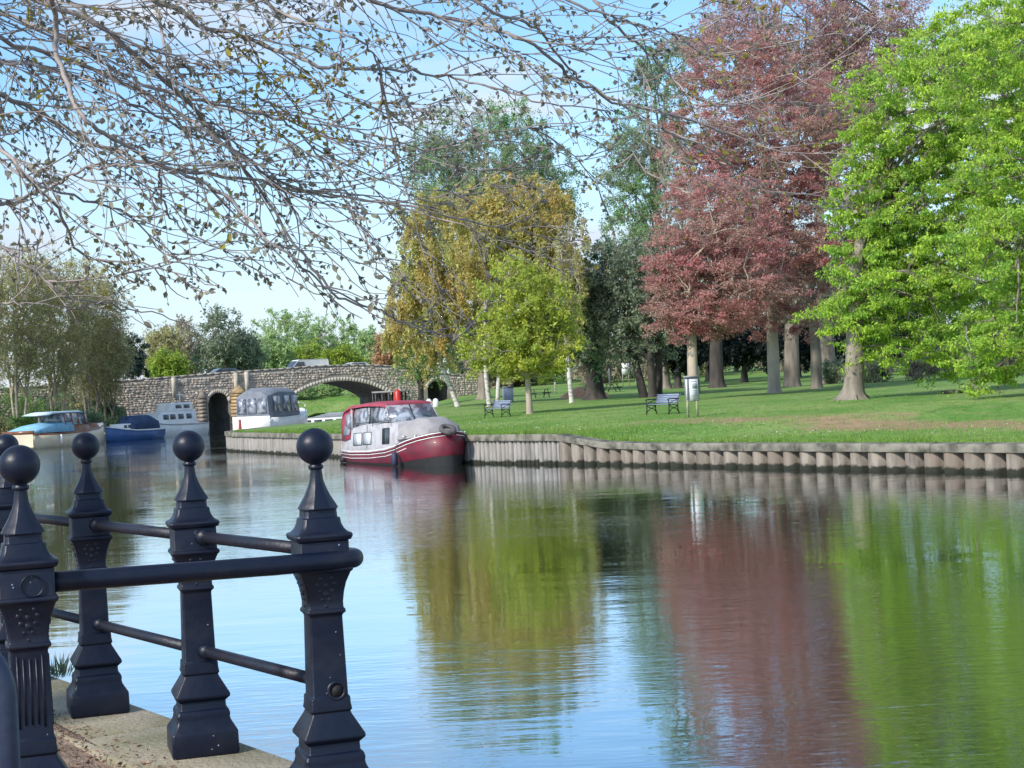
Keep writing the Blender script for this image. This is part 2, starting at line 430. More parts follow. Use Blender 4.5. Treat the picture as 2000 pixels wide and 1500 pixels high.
# ------------------------------------------------------------------ mesh helpers
class MB:
    def __init__(s):
        s.v = []; s.f = []; s.n = 0
    def add(s, V, Fs):
        V = np.asarray(V, dtype=np.float64).reshape(-1, 3)
        s.v.append(V)
        if isinstance(Fs, np.ndarray):
            s.f.append(Fs.astype(np.int64) + s.n)
        else:
            by = {}
            for f in Fs: by.setdefault(len(f), []).append(f)
            for k in by: s.f.append(np.array(by[k], dtype=np.int64) + s.n)
        s.n += len(V)
        return s
    def box(s, c, d, rz=0.0, taper=None, M4=None):
        x, y, z = d[0] / 2, d[1] / 2, d[2] / 2
        t = taper or (1, 1)
        V = np.array([[-x, -y, -z], [x, -y, -z], [x, y, -z], [-x, y, -z], [-x * t[0], -y * t[1], z], [x * t[0], -y * t[1], z], [x * t[0], y * t[1], z], [-x * t[0], y * t[1], z]])
        if rz:
            c_, s_ = math.cos(rz), math.sin(rz)
            V = V @ np.array([[c_, s_, 0], [-s_, c_, 0], [0, 0, 1]])
        V = V + np.array(c)
        return s.add(V, np.array([[0, 3, 2, 1], [4, 5, 6, 7], [0, 1, 5, 4], [1, 2, 6, 5], [2, 3, 7, 6], [3, 0, 4, 7]]))
    def tube(s, P, rad, sides=8, cap=True):
        P = np.asarray([tuple(p) for p in P], dtype=float)
        n = len(P)
        rad = np.full(n, rad) if np.isscalar(rad) else np.asarray(rad, dtype=float)
        T = np.gradient(P, axis=0)
        T /= np.linalg.norm(T, axis=1)[:, None] + 1e-9
        a = np.array([0, 0, 1.0]) if abs(T[0][2]) < 0.9 else np.array([1.0, 0, 0])
        V = []
        u = np.cross(T[0], a); u /= np.linalg.norm(u)
        for i in range(n):
            u = u - T[i] * np.dot(u, T[i]); u /= np.linalg.norm(u) + 1e-9
            w = np.cross(T[i], u)
            for k in range(sides):
                an = 2 * math.pi * k / sides
                V.append(P[i] + rad[i] * (math.cos(an) * u + math.sin(an) * w))
        Fs = []
        for i in range(n - 1):
            for k in range(sides):
                k2 = (k + 1) % sides
                Fs.append((i * sides + k, i * sides + k2, (i + 1) * sides + k2, (i + 1) * sides + k))
        if cap:
            Fs.append(tuple(range(sides))[::-1]); Fs.append(tuple((n - 1) * sides + k for k in range(sides)))
        return s.add(V, Fs)
    def lathe(s, prof, c=(0, 0, 0), sides=20):
        V = []; Fs = []
        for (r_, z) in prof:
            for k in range(sides):
                an = 2 * math.pi * k / sides
                V.append((c[0] + r_ * math.cos(an), c[1] + r_ * math.sin(an), c[2] + z))
        for i in range(len(prof) - 1):
            for k in range(sides):
                k2 = (k + 1) % sides
                Fs.append((i * sides + k, i * sides + k2, (i + 1) * sides + k2, (i + 1) * sides + k))
        Fs.append(tuple(range(sides))[::-1]); Fs.append(tuple((len(prof) - 1) * sides + k for k in range(sides)))
        return s.add(V, Fs)
    def loft(s, rings, cap=True):
        k = len(rings[0]); V = [p for r_ in rings for p in r_]; Fs = []
        for i in range(len(rings) - 1):
            for j in range(k):
                j2 = (j + 1) % k
                Fs.append((i * k + j, i * k + j2, (i + 1) * k + j2, (i + 1) * k + j))
        if cap:
            Fs.append(tuple(range(k))[::-1]); Fs.append(tuple((len(rings) - 1) * k + j for j in range(k)))
        return s.add(V, Fs)
    def prism(s, poly, axis_a, axis_b, extr, origin=(0, 0, 0)):
        """poly in (a, b) coordinates, extruded by extr"""
        A, B, E, O = (np.array(x, dtype=float) for x in (axis_a, axis_b, extr, origin))
        base = [O + A * a + B * b for a, b in poly]
        k = len(poly)
        V = base + [p + E for p in base]
        Fs = [tuple(range(k))[::-1], tuple(range(k, 2 * k))] + [(j, (j + 1) % k, k + (j + 1) % k, k + j) for j in range(k)]
        return s.add(V, Fs)
    def mesh(s, name, mat, smooth=False):
        me = bpy.data.meshes.new(name)
        V = np.concatenate(s.v) if s.v else np.zeros((0, 3))
        tot = sum(len(f) for f in s.f)
        me.vertices.add(len(V)); me.vertices.foreach_set('co', V.astype(np.float32).ravel())
        li = np.concatenate([f.ravel() for f in s.f]); sizes = np.concatenate([np.full(len(f), f.shape[1]) for f in s.f])
        me.loops.add(len(li)); me.loops.foreach_set('vertex_index', li.astype(np.int32))
        me.polygons.add(tot)
        st = np.concatenate([[0], np.cumsum(sizes)[:-1]])
        me.polygons.foreach_set('loop_start', st.astype(np.int32))
        me.polygons.foreach_set('loop_total', sizes.astype(np.int32))
        if smooth: me.polygons.foreach_set('use_smooth', np.ones(tot, dtype=bool))
        me.update(calc_edges=True)
        if mat: me.materials.append(mat)
        return me
    def build(s, name, mat, parent=None, smooth=False, bevel=0.0, kind=None):
        o = bpy.data.objects.new(name, s.mesh(name, mat, smooth))
        COL.objects.link(o)
        if parent: o.parent = parent
        if bevel:
            b = o.modifiers.new('bevel', 'BEVEL'); b.width = bevel; b.segments = 2; b.limit_method = 'ANGLE'
        if kind: o['kind'] = kind
        return o

def tag(o, label, cat, group=None):
    o['label'] = label; o['category'] = cat
    if group: o['group'] = group
    return o

def thing(name, label, cat, loc=(0, 0, 0), rz=0.0, group=None):
    o = bpy.data.objects.new(name, None)
    COL.objects.link(o); o.location = loc; o.rotation_euler = (0, 0, rz)
    o.empty_display_size = 0.2
    return tag(o, label, cat, group)

def copy_tree(o, parent=None):
    c = o.copy(); COL.objects.link(c)
    if parent: c.parent = parent
    for ch in list(o.children): copy_tree(ch, c)
    return c

def linked(me, name, parent, loc=(0, 0, 0), rz=0.0, scale=None, label=None):
    o = bpy.data.objects.new(name, me); COL.objects.link(o)
    if parent: o.parent = parent
    o.location = loc; o.rotation_euler = (0, 0, rz)
    if scale: o.scale = scale
    return o

def batch_tubes(mb, P, rad, sides=3):
    """P (T,K,3), rad (T,K)"""
    T_, K, _ = P.shape
    if T_ == 0: return
    T = np.gradient(P, axis=1)
    T /= np.linalg.norm(T, axis=2)[..., None] + 1e-9
    a = np.where(np.abs(T[..., 2:3]) < 0.9, np.array([0, 0, 1.0]), np.array([1.0, 0, 0]))
    u = np.cross(T, a); u /= np.linalg.norm(u, axis=2)[..., None] + 1e-9
    w = np.cross(T, u)
    an = 2 * np.pi * np.arange(sides) / sides
    V = P[:, :, None, :] + rad[:, :, None, None] * (np.cos(an)[None, None, :, None] * u[:, :, None, :] + np.sin(an)[None, None, :, None] * w[:, :, None, :])
    idx = np.arange(T_ * K * sides).reshape(T_, K, sides)
    a0 = idx[:, :-1, :]; a1 = idx[:, 1:, :]
    Fq = np.stack([a0, np.roll(a0, -1, 2), np.roll(a1, -1, 2), a1], -1).reshape(-1, 4)
    mb.add(V.reshape(-1, 3), Fq)

def batch_leaves(mb, C, D, L, W, fold=0.25, rg=None, tri=False):
    """rhombic leaves: base C, direction D, length L, width W"""
    rg = rg or rng
    n = len(C)
    D = D / (np.linalg.norm(D, axis=1)[:, None] + 1e-9)
    q = rg.normal(size=(n, 3))
    S = np.cross(D, q); S /= np.linalg.norm(S, axis=1)[:, None] + 1e-9
    Nn = np.cross(D, S)
    L = np.broadcast_to(L, (n,))[:, None]; W = np.broadcast_to(W, (n,))[:, None]
    a = C; b = C + D * L * .45 + S * W * .5 + Nn * W * fold; c = C + D * L; d = C + D * L * .45 - S * W * .5 + Nn * W * fold
    if tri:      # far or tiny leaves: one triangle of the same area
        mb.add(np.stack([a + S * W * .5, C + D * L * 1.0, a - S * W * .5 + Nn * W * fold], 1).reshape(-1, 3), np.arange(3 * n).reshape(n, 3)); return
    V = np.stack([a, b, c, d], 1).reshape(-1, 3)
    mb.add(V, np.arange(4 * n).reshape(n, 4))

# ------------------------------------------------------------------ water and land
wm = MB(); wm.add([(-900, -300, 0), (900, -300, 0), (900, 1200, 0), (-900, 1200, 0)], np.array([[0, 1, 2, 3]]))
o = wm.build('river_water', M['water']); o['kind'] = 'structure'

front_px = [(2000, 925), (1500, 915), (1200, 908), (1100, 907), (930, 905), (660, 893), (450, 881)]
front = [Vector((66, -46, 0)), Vector((34, 6, 0))] + [onz(a, b, 0) for a, b in front_px]
front2 = [(p.x, p.y) for p in front]
tipx, tipy = front2[-1]
shore = front2 + [(tipx - 0.8, tipy + 4.0), (tipx - 0.2, tipy + 12), (tipx + 1.6, tipy + 22), (-13.0, 121), (-11.2, 135), (-10.2, 150), (-11.0, 162), (-12.4, 169), (-12.6, 186),
                  (-18, 198), (-28, 198), (-35.0, 186), (-36.2, 160), (-36.8, 148), (-37.4, 130), (-40.5, 105), (-46, 70), (-62, 30), (-95, 0), (-200, -40)]
outer = [(-700, -40), (-700, 1100), (700, 1100), (700, -46)]

def resample(pts, step, closed=False):
    out = []
    m_ = len(pts)
    for i in range(m_ - (0 if closed else 1)):
        a, b = np.array(pts[i]), np.array(pts[(i + 1) % m_])
        k = max(1, int(np.linalg.norm(b - a) / step))
        for j in range(k): out.append(tuple(a + (b - a) * j / k))
    if not closed: out.append(tuple(pts[-1]))
    return out

def dist_poly(x, y, pts):
    best = 1e9
    for i in range(len(pts) - 1):
        ax, ay = pts[i]; bx, by = pts[i + 1]
        dx, dy = bx - ax, by - ay
        t = max(0, min(1, ((x - ax) * dx + (y - ay) * dy) / (dx * dx + dy * dy)))
        best = min(best, math.hypot(x - ax - t * dx, y - ay - t * dy))
    return best

shore_left = shore[15:]
def cap_height(x, y):
    """height of the bank edge over the water along the front bank"""
    a = onz(1205, 908, 0); b = onz(1095, 907, 0)
    t = (y - a.y) / (b.y - a.y)
    return 0.72 + 0.32 * max(0, min(1, t))

def ground(x, y):
    df = dist_poly(x, y, front2)
    ds = dist_poly(x, y, shore)
    dl = dist_poly(x, y, shore_left)
    if dl < df and x < -25 and y < 200:
        return 0.45 + 0.9 * min(1, ds / 12) + 0.01 * max(0, ds - 12)
    prof = np.interp(df, [0, 8, 17, 30, 45, 70, 110, 160, 260, 600], [0, 0.20, 0.45, 0.62, 0.80, 1.10, 1.9, 3.2, 5.0, 8.0])
    return cap_height(x, y) + prof * min(1, ds / 7)

def inside(x, y, poly):
    c = False; n = len(poly); j = n - 1
    for i in range(n):
        if (poly[i][1] > y) != (poly[j][1] > y) and x < (poly[j][0] - poly[i][0]) * (y - poly[i][1]) / (poly[j][1] - poly[i][1]) + poly[i][0]: c = not c
        j = i
    return c

land_poly = [tuple(p) for p in resample(shore, 1.5)] + resample(outer, 60)
pts = [Vector(p) for p in land_poly]; nb = len(pts)
def addgrid(x0, x1, y0, y1, st, skip=None):
    for x in np.arange(x0, x1, st):
        for y in np.arange(y0, y1, st):
            if skip and skip[0] < x < skip[1] and skip[2] < y < skip[3]: continue
            xx, yy = x + random.uniform(-.2, .2) * st, y + random.uniform(-.2, .2) * st
            if inside(xx, yy, land_poly) and dist_poly(xx, yy, shore) > st * 0.3: pts.append(Vector((xx, yy)))
addgrid(-22, 48, 36, 116, 1.4)
addgrid(-90, 100, 0, 230, 4.0, (-22, 48, 36, 116))
addgrid(-690, 690, -40, 1090, 30, (-90, 100, 0, 230))
res = delaunay_2d_cdt(pts, [(i, (i + 1) % nb) for i in range(nb)], [list(range(nb))], 1, 1e-4)
cv, cf = res[0], res[2]
# the trodden path of bare earth along the right-hand bank
path_line = [(60, -6), (30, 24)] + [(lambda p: (p.x, p.y))(onz(a, b, z)) for a, b, z in ((2000, 824, .95), (1800, 826, .97), (1600, 829, .97), (1450, 831, .98), (1320, 829, 1.05))]
LV = []; dirt = []
path_big = [(lambda p: (p.x, p.y))(onz(a, b, z)) for a, b, z in ((2100, 824, .95), (1640, 828, .97))]
for v in cv:
    LV.append((v.x, v.y, ground(v.x, v.y)))
    if 0 < v.x < 70 and v.y < 75:
        d1 = dist_poly(v.x, v.y, path_line); d2 = dist_poly(v.x, v.y, path_big)
        dirt.append(max(0.85 * max(0, 1 - d1 / 3.2), 1.35 * max(0, 1 - d2 / 2.4)))
    else: dirt.append(0.0)
lm = MB(); lm.add(LV, [tuple(f) for f in cf])
park = lm.build('ground', M['grass'], smooth=True); park['kind'] = 'structure'
if park.data.polygons[0].normal.z < 0: park.data.flip_normals()
a_ = park.data.attributes.new('dirt', 'FLOAT', 'POINT'); a_.data.foreach_set('value', np.array(dirt, dtype=np.float32))

def place(px, Y):
    """point on the ground at distance Y in the direction of photo column px (taken near the horizon)"""
    p = at(px, 770, Y)
    return Vector((p.x, p.y, ground(p.x, p.y)))

# ------------------------------------------------------------------ river walls (piles, planks, capping)
wall = thing('river_wall', 'long weathered river wall of upright piles with a capping beam, below the park grass', 'river wall')
# right part: broad stepped piles
def arc_walk(pts, step):
    out = []; carry = 0.0
    for i in range(len(pts) - 1):
        a, b = np.array(pts[i], float), np.array(pts[i + 1], float)
        L = np.linalg.norm(b - a); d = (b - a) / L; t = carry
        while t < L:
            out.append((a + d * t, d)); t += step
        carry = t - L
    return out
i1100 = 5
right_line = front2[1:i1100 + 1][::-1]      # from px 1100 towards the right
left_line = front2[i1100:] + shore[9:12]
n_out = lambda d: np.array([-d[1], d[0]])
pitch = 0.66
pm_ = MB()   # one pile: a flat face, a slanted return and a recess; local x along the wall, -y out to the water
prof = [(0.0, -0.10), (0.04, -0.19), (0.18, -0.21), (0.32, -0.17), (0.41, -0.06), (0.43, 0.20), (0.56, 0.30), (0.655, 0.30), (0.655, 0.38), (0.0, 0.38)]
pm_.prism(prof, (1, 0, 0), (0, 1, 0), (0, 0, 1.0))
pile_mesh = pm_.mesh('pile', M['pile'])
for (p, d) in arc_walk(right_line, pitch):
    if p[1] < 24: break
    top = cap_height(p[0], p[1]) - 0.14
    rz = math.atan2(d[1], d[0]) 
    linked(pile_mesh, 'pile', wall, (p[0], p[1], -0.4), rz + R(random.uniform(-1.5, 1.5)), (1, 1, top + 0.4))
pk = MB()
ring = [(0.125 + 0.112 * math.cos(a), 0.0 + 0.13 * math.sin(a)) for a in np.linspace(0, 2 * math.pi, 9)[:-1]]
pk.prism(ring, (1, 0, 0), (0, 1, 0), (0, 0, 1.0))
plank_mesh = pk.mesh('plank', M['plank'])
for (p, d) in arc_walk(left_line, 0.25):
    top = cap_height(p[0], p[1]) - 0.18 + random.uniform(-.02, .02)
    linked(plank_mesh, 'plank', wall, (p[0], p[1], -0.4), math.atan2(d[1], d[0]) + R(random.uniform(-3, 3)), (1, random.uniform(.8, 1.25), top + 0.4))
# capping beams
def capping(line, seg, mat):
    w = arc_walk(line, seg)
    for (p, d), (q, _) in zip(w[:-1], w[1:]):
        a = Vector((p[0], p[1], 0)); b = Vector((q[0], q[1], 0)); L = (b - a).length - 0.012
        if a.y < 24: break
        za, zb = cap_height(a.x, a.y), cap_height(b.x, b.y)
        e = (b - a).normalized(); n = Vector((-e.y, e.x, 0))
        jit = random.uniform(-.012, .012)
        m_ = MB()
        ring = lambda P, z: [P - n * (.24 + jit) + Vector((0, 0, z - .20)), P + n * .22 + Vector((0, 0, z - .20)), P + n * .22 + Vector((0, 0, z + .035)), P - n * (.22 + jit) + Vector((0, 0, z + .02 + jit)), P - n * (.245 + jit) + Vector((0, 0, z - .01))]
        m_.loft([ring(a, za), ring(a + e * L, zb)])
        m_.build('capping_beam', mat, wall, bevel=0.012)
capping(right_line, 2.4, M['lichen'])
capping(left_line, 1.8, M['lichen'])
# plain timber edging on the channel side of the spit and on the left bank
for line, h, lb_e in ((shore[11:17], 1.0, 'low timber edging of the grassy spit on its channel side'), (shore[20:29], 0.5, 'low dark timber edging of the left bank behind the moored boats')):
    em = MB()
    for i in range(len(line) - 1):
        a = Vector((*line[i], 0)); b = Vector((*line[i + 1], 0)); c = (a + b) / 2
        hh = ground(c.x, c.y) if h > .6 else 0.5
        em.box((c.x, c.y, hh / 2 - .2), ((b - a).length + .1, 0.12, hh + .42), math.atan2((b - a).y, (b - a).x))
    tag(em.build('bank_edging', M['timber']), lb_e, 'edging')

# ------------------------------------------------------------------ quay we stand on
SA, SB, SC, SD = 605.0, 554.0, 477.0, 415.0
def ball(px, py, s): return at(px, py, FPX / s)
bA, bB, bC, bD = ball(38, 907, SA), ball(615, 875, SB), ball(368, 866, SC), ball(167, 870, SD)
step_ = (bD - bB) / 2
bE = bD + (bD - bC)
QZ = 1.24
e_q = Vector((bD.x - bB.x, bD.y - bB.y, 0)).normalized()      # along the quay edge, away from us
n_q = Vector((e_q.y, -e_q.x, 0))                              # out to the water
if n_q.x < 0: n_q = -n_q
edge0 = Vector((bC.x, bC.y, 0)) + n_q * 0.19
near_q = edge0 - e_q * 9.5; far_q = edge0 + e_q * 30
quay = bpy.data.objects.new('quay', None); COL.objects.link(quay); quay['kind'] = 'structure'
cw = 0.52
cm = MB()
inner = -n_q * 0.5
qp = [near_q + inner, far_q + inner, far_q - n_q * 34, near_q - n_q * 34]
gp = MB()
NX, NY = 150, 60
gv = []
for i in range(NX + 1):
    for j in range(NY + 1):
        u = (i / NX) ** 1.0 * 39.5; w = 0.47 + (j / NY) ** 2 * 30
        p = near_q + e_q * u - n_q * w
        wob = 0.03 * math.sin(u * 2.3) + 0.02 * math.sin(u * 5.7 + 1)
        z = QZ - 0.02 + (0.018 * (math.sin(u * 3.1 + w * 7) * math.sin(w * 4.3 - u)) if j > 0 else 0) + (0.03 if j == 1 else 0)
        q = p + n_q * (wob if j == 0 else 0)
        gv.append((q.x, q.y, z))
gf = [(i * (NY + 1) + j, (i + 1) * (NY + 1) + j, (i + 1) * (NY + 1) + j + 1, i * (NY + 1) + j + 1) for i in range(NX) for j in range(NY)]
gp.add(gv, gf)
M['earth'] = surf('brown_earth_path', (0.19, 0.125, 0.085), (0.30, 0.215, 0.155), 9, 0.95, 1.0, 60, contrast=(0.38, 0.62), detail=10)
gpo = gp.build('path', M['earth'], smooth=True); gpo['kind'] = 'structure'
# quay body below, and coping slabs
qb = MB()
a, b = near_q - n_q * .03, far_q - n_q * .03
qb.prism([(0, 0), (39.5, 0), (39.5, -34), (0, -34)], tuple(e_q), tuple(n_q), (0, 0, QZ - 0.17 + 2), (a.x, a.y, -2))
qb.build('quay_wall', M['concrete'], quay)
k = 0; u = 0.0
while u < 39.0:
    L = random.uniform(1.5, 1.9)
    c = near_q + e_q * (u + L / 2) - n_q * (cw / 2 + random.uniform(-.006, .006))
    m_ = MB(); m_.box((0, 0, 0), (L - .014, cw, 0.16))
    s_ = m_.build('coping_slab', M['concrete'], quay, bevel=0.02)
    s_.location = (c.x, c.y, QZ - 0.08 + random.uniform(-.003, .003)); s_.rotation_euler = (0, 0, math.atan2(e_q.y, e_q.x))
    u += L
# leaf litter and grit on the path
lt = MB(); n = 9000
uu = rng.uniform(6.5, 16, n); ww = 0.35 + rng.exponential(0.8, n)
P0 = np.array(near_q)[None] + np.outer(uu, np.array(e_q)) - np.outer(ww, np.array(n_q)); P0[:, 2] = QZ + rng.uniform(-.01, .012, n)
Dd = rng.normal(size=(n, 3)); Dd[:, 2] *= 0.15
batch_leaves(lt, P0, Dd, rng.uniform(.008, .035, n), rng.uniform(.006, .016, n), 0.2)
M['litter'] = surf('dry_leaf_litter', (0.30, 0.20, 0.13), (0.12, 0.075, 0.05), 12, 0.9, island=0.6)
o = lt.build('leaf_litter', M['litter']); tag(o, 'dry brown leaf litter and grit scattered on the quayside path behind the iron posts', 'leaf litter'); o['kind'] = 'stuff'

# ------------------------------------------------------------------ iron railing
def octring(z, h, ch, c=(0, 0)):
    """square of half width h with corners cut by ch"""
    k = h - ch
    return [Vector((c[0] + x, c[1] + y, z)) for x, y in ((h, -k), (h, k), (k, h), (-k, h), (-h, k), (-h, -k), (-k, -h), (k, -h))]
K1 = 1.24
def pr(rows, s, ytop, kk=K1): return [(1.313 - (y - ytop) / s, w / s / kk) for y, w in rows]
shaft_rows = pr([(1057, 60), (1105, 60), (1107, 64), (1110, 66.5), (1114, 66), (1118, 61), (1126, 57), (1138, 51), (1156, 46), (1176, 43), (1188, 43.5), (1190, 47), (1196, 47.5), (1199, 43), (1203, 40), (1357, 44), (1360, 48), (1372, 48.5), (1384, 51), (1388, 47), (1394, 50), (1430, 75), (1436, 75), (1446, 63)], SB, 838)
base_rows = [(z, w / K1) for z, w in ((.238, .113), (.186, .115), (.180, .126), (.165, .132), (.150, .130), (.135, .134), (.122, .142), (.106, .155), (.097, .1635), (.012, .1655), (0, .160))]
cap_rows = pr([(1057, 60), (1055, 66), (1047, 70), (1043, 68), (1040, 60), (1034, 53), (1024, 47.5), (1013, 45.5), (1012, 40.5), (1000, 39.5), (998, 39), (995, 41)], SB, 838)
spire_rows = pr([(995, 41), (983, 34), (969, 25.5), (954, 18.5), (940, 14), (921, 11.5), (917, 11.5)], SB, 838, 1.08)
def make_post(parent):
    post = bpy.data.objects.new('post', None); COL.objects.link(post); post.parent = parent
    m_ = MB(); m_.loft([octring(z, w, 0.006) for z, w in (shaft_rows)][::-1])
    m_.build('shaft', M['iron'], post, bevel=0.0025)
    m_ = MB(); m_.loft([octring(z, w, 0.007) for z, w in base_rows][::-1])
    m_.build('pedestal', M['iron'], post, bevel=0.004)
    m_ = MB(); m_.loft([octring(z, w, min(w * .25, .012)) for z, w in cap_rows])
    m_.loft([octring(z, w, w * 0.5858) for z, w in spire_rows])
    m_.build('cap', M['iron'], post, bevel=0.002)
    m_ = MB(); rr = 0.065; zc = 1.313 - rr
    prof = [(0.021, zc - rr - .017), (0.026, zc - rr - .013), (0.027, zc - rr - .004), (0.022, zc - rr + .001)]
    prof += [(rr * math.sin(a), zc - rr * math.cos(a)) for a in np.linspace(0.33, math.pi - 0.01, 22)]
    m_.lathe(prof, sides=36)
    m_.build('ball_finial', M['iron'], post, smooth=True)
    # cast relief: raised flutes on the shaft and leaf work on the capital
    m_ = MB()
    for q in range(4):
        rot = Matrix.Rotation(q * math.pi / 2, 3, 'Z')
        for (x, z, r_) in ((0, .735, .012), (-.022, .745, .008), (.022, .745, .008), (0, .765, .009), (-.03, .77, .008), (.03, .77, .008), (-.013, .715, .007), (.013, .715, .007), (0, .69, .008), (-.02, .79, .007), (.02, .79, .007)):
            hw = np.interp(z, [.69, .72, .76, .79, .81], [.064, .066, .075, .085, .090])
            V = [rot @ Vector((x, -hw - r_ * .55, z))]
            for k_ in range(6):
                an = k_ * math.pi / 3
                V.append(rot @ Vector((x + r_ * math.cos(an), -hw + .002, z + r_ * math.sin(an))))
            m_.add(V, [(0, 1 + (k_ + 1) % 6, 1 + k_) for k_ in range(6)])
    m_.build('cast_ornament', M['iron'], post, kind='stuff')
    return post

railing = thing('iron_railing', 'black cast iron quayside railing of ball topped posts joined by round rails', 'railing')
YAW = R(19)
post0 = make_post(railing)
posts = {}
for i, (key, b_) in enumerate((('B', bB), ('C', bC), ('D', bD), ('E', bE), ('A', bA))):
    p_ = post0 if i == 0 else copy_tree(post0, railing)
    p_.location = (b_.x, b_.y, QZ); p_.rotation_euler = (0, 0, YAW + R((0, -2, 1, 2, 1)[i]))
    posts[key] = Vector((b_.x, b_.y, QZ))
def seg(a, b, za, r_, name='rail', mat='iron_worn', trim=0.05):
    A_ = posts[a] + Vector((0, 0, za)); B_ = posts[b] + Vector((0, 0, za)); d = (B_ - A_).normalized()
    m_ = MB(); m_.tube([A_ + d * trim, B_ - d * trim], r_, 16)
    m_.build(name, M[mat], railing, smooth=False)
    for P_, s_ in ((A_, 1), (B_, -1)):
        m_ = MB(); L0 = 0.085 if za > .6 else .055
        m_.tube([P_ + d * s_ * L0 * .6, P_ + d * s_ * (L0 + .055)], r_ * 1.35, 16); m_.build('rail_socket', M['iron'], railing)
for a_n, b_n in (('B', 'C'), ('C', 'D'), ('D', 'E')):
    seg(a_n, b_n, 0.88, 0.0235); seg(a_n, b_n, 0.415, 0.0225)
# far end runs on from E
P_ = posts['E']
for z_, r_ in ((.88, .0235), (.415, .0225)):
    m_ = MB(); m_.tube([P_ + Vector((0, 0, z_)), P_ + e_q * 1.6 + Vector((0, 0, z_))], r_, 12); m_.build('rail', M['iron_worn'], railing)
# heavy top rail on the near side: from post A past the front of post B and round its corner
fA, fB = posts['A'] + Vector((0, 0, .862)), posts['B'] + Vector((0, 0, .850))
dAB = (fB - fA).normalized(); nf = Vector((dAB.y, -dAB.x, 0))       # towards us
off = .085
path_ = [fA + dAB * .06 + nf * .0, fA + dAB * .12 + nf * .0, fA + dAB * .3 + nf * .02, fA + dAB * .5 + nf * .05, fB - dAB * .2 + nf * off, fB + nf * (off + .002), fB + dAB * .045 + nf * off]
for an in np.linspace(15, 150, 10):
    cc = fB + dAB * .055 + nf * (off - .058)
    path_.append(cc + nf * .058 * math.cos(R(an)) + dAB * .058 * math.sin(R(an)))
m_ = MB(); m_.tube(path_, .0335, 20); m_.build('handrail', M['iron'], railing, smooth=True)
# empty rail socket low on post B, plug ring on post A
def ringon(P_, off_right, z_, r_o, r_i, hole=True, yaw=YAW):
    fx = Vector((math.cos(yaw), math.sin(yaw), 0)); fy = Vector((math.sin(yaw), -math.cos(yaw), 0))
    V = []; Fs = []; n_ = 24
    hw = np.interp(z_, [.37, .65, .83, .9], [.0645, .058, .088, .088])
    C_ = P_ + fx * off_right + fy * hw + Vector((0, 0, z_))
    profs = [(r_o, .0), (r_o * .97, .007), (r_i * 1.05, .007), (r_i, .002 if hole else .003)]
    for (rr, dy) in profs:
        for k_ in range(n_):
            an = 2 * math.pi * k_ / n_
            V.append(C_ + fx * rr * math.cos(an) + Vector((0, 0, rr * math.sin(an))) + fy * dy)
    for i_ in range(len(profs) - 1):
        for k_ in range(n_):
            k2 = (k_ + 1) % n_
            Fs.append((i_ * n_ + k_, i_ * n_ + k2, (i_ + 1) * n_ + k2, (i_ + 1) * n_ + k_))
    m_ = MB(); m_.add(V, Fs); m_.build('socket_ring', M['iron'], railing, smooth=True)
    if hole:
        m_ = MB(); m_.tube([C_ - fy * .03, C_ + fy * .003], r_i, n_); m_.build('socket_hole', M['rubber'], railing)
ringon(posts['B'], .022, .395, .036, .024)
ringon(posts['A'], .018, .865, .036, .032, False)
m_ = MB()
for q in range(4):
    rot = Matrix.Rotation(q * math.pi / 2, 3, 'Z')
    for x in (-.043, -.022, 0, .022, .043):
        z0, z1 = 0.42, 0.63
        if abs(x) > .04: z0, z1 = .41, .64
        V = []
        for z in (z0, z1):
            hw = np.interp(z, [0.37, 0.65], [.0643, .058])
            for dx, dy in ((-.004, 0.001), (-.002, -.0035), (.002, -.0035), (.004, .001)):
                V.append(rot @ Vector((x * .9 + dx, -hw + dy, z)))
        m_.add(V, [(0, 1, 5, 4), (1, 2, 6, 5), (2, 3, 7, 6), (0, 3, 2, 1), (4, 5, 6, 7)])
m_.build('fluting', M['iron'], p_, kind='stuff')

# small chips in the paint of the nearest posts
for key in ('B', 'A', 'C'):
    P_ = posts[key]; fx = Vector((math.cos(YAW), math.sin(YAW), 0)); fy = Vector((math.sin(YAW), -math.cos(YAW), 0)); m_ = MB()
    for k_ in range(8):
        z_ = random.choice((random.uniform(.38, .64), random.uniform(.02, .09), random.uniform(.84, .91)))
        hw = float(np.interp(z_, [.0, .1, .3, .38, .64, .83, .92], [.134, .134, .110, .066, .059, .089, .089])) + .0015
        if .2 < z_ < .37: continue
        C_ = P_ + fx * random.uniform(-.05, .05) + fy * hw + Vector((0, 0, z_)); r_ = random.uniform(.0012, .0034)
        m_.add([C_ + fx * r_ * random.uniform(.6, 1.5) * math.cos(a) + Vector((0, 0, r_ * random.uniform(.6, 1.5) * math.sin(a))) for a in np.linspace(0, 6.28, 6)[:-1]], [(0, 1, 2, 3, 4)])
    m_.build('paint_chips', M['slat'], railing, kind='stuff')

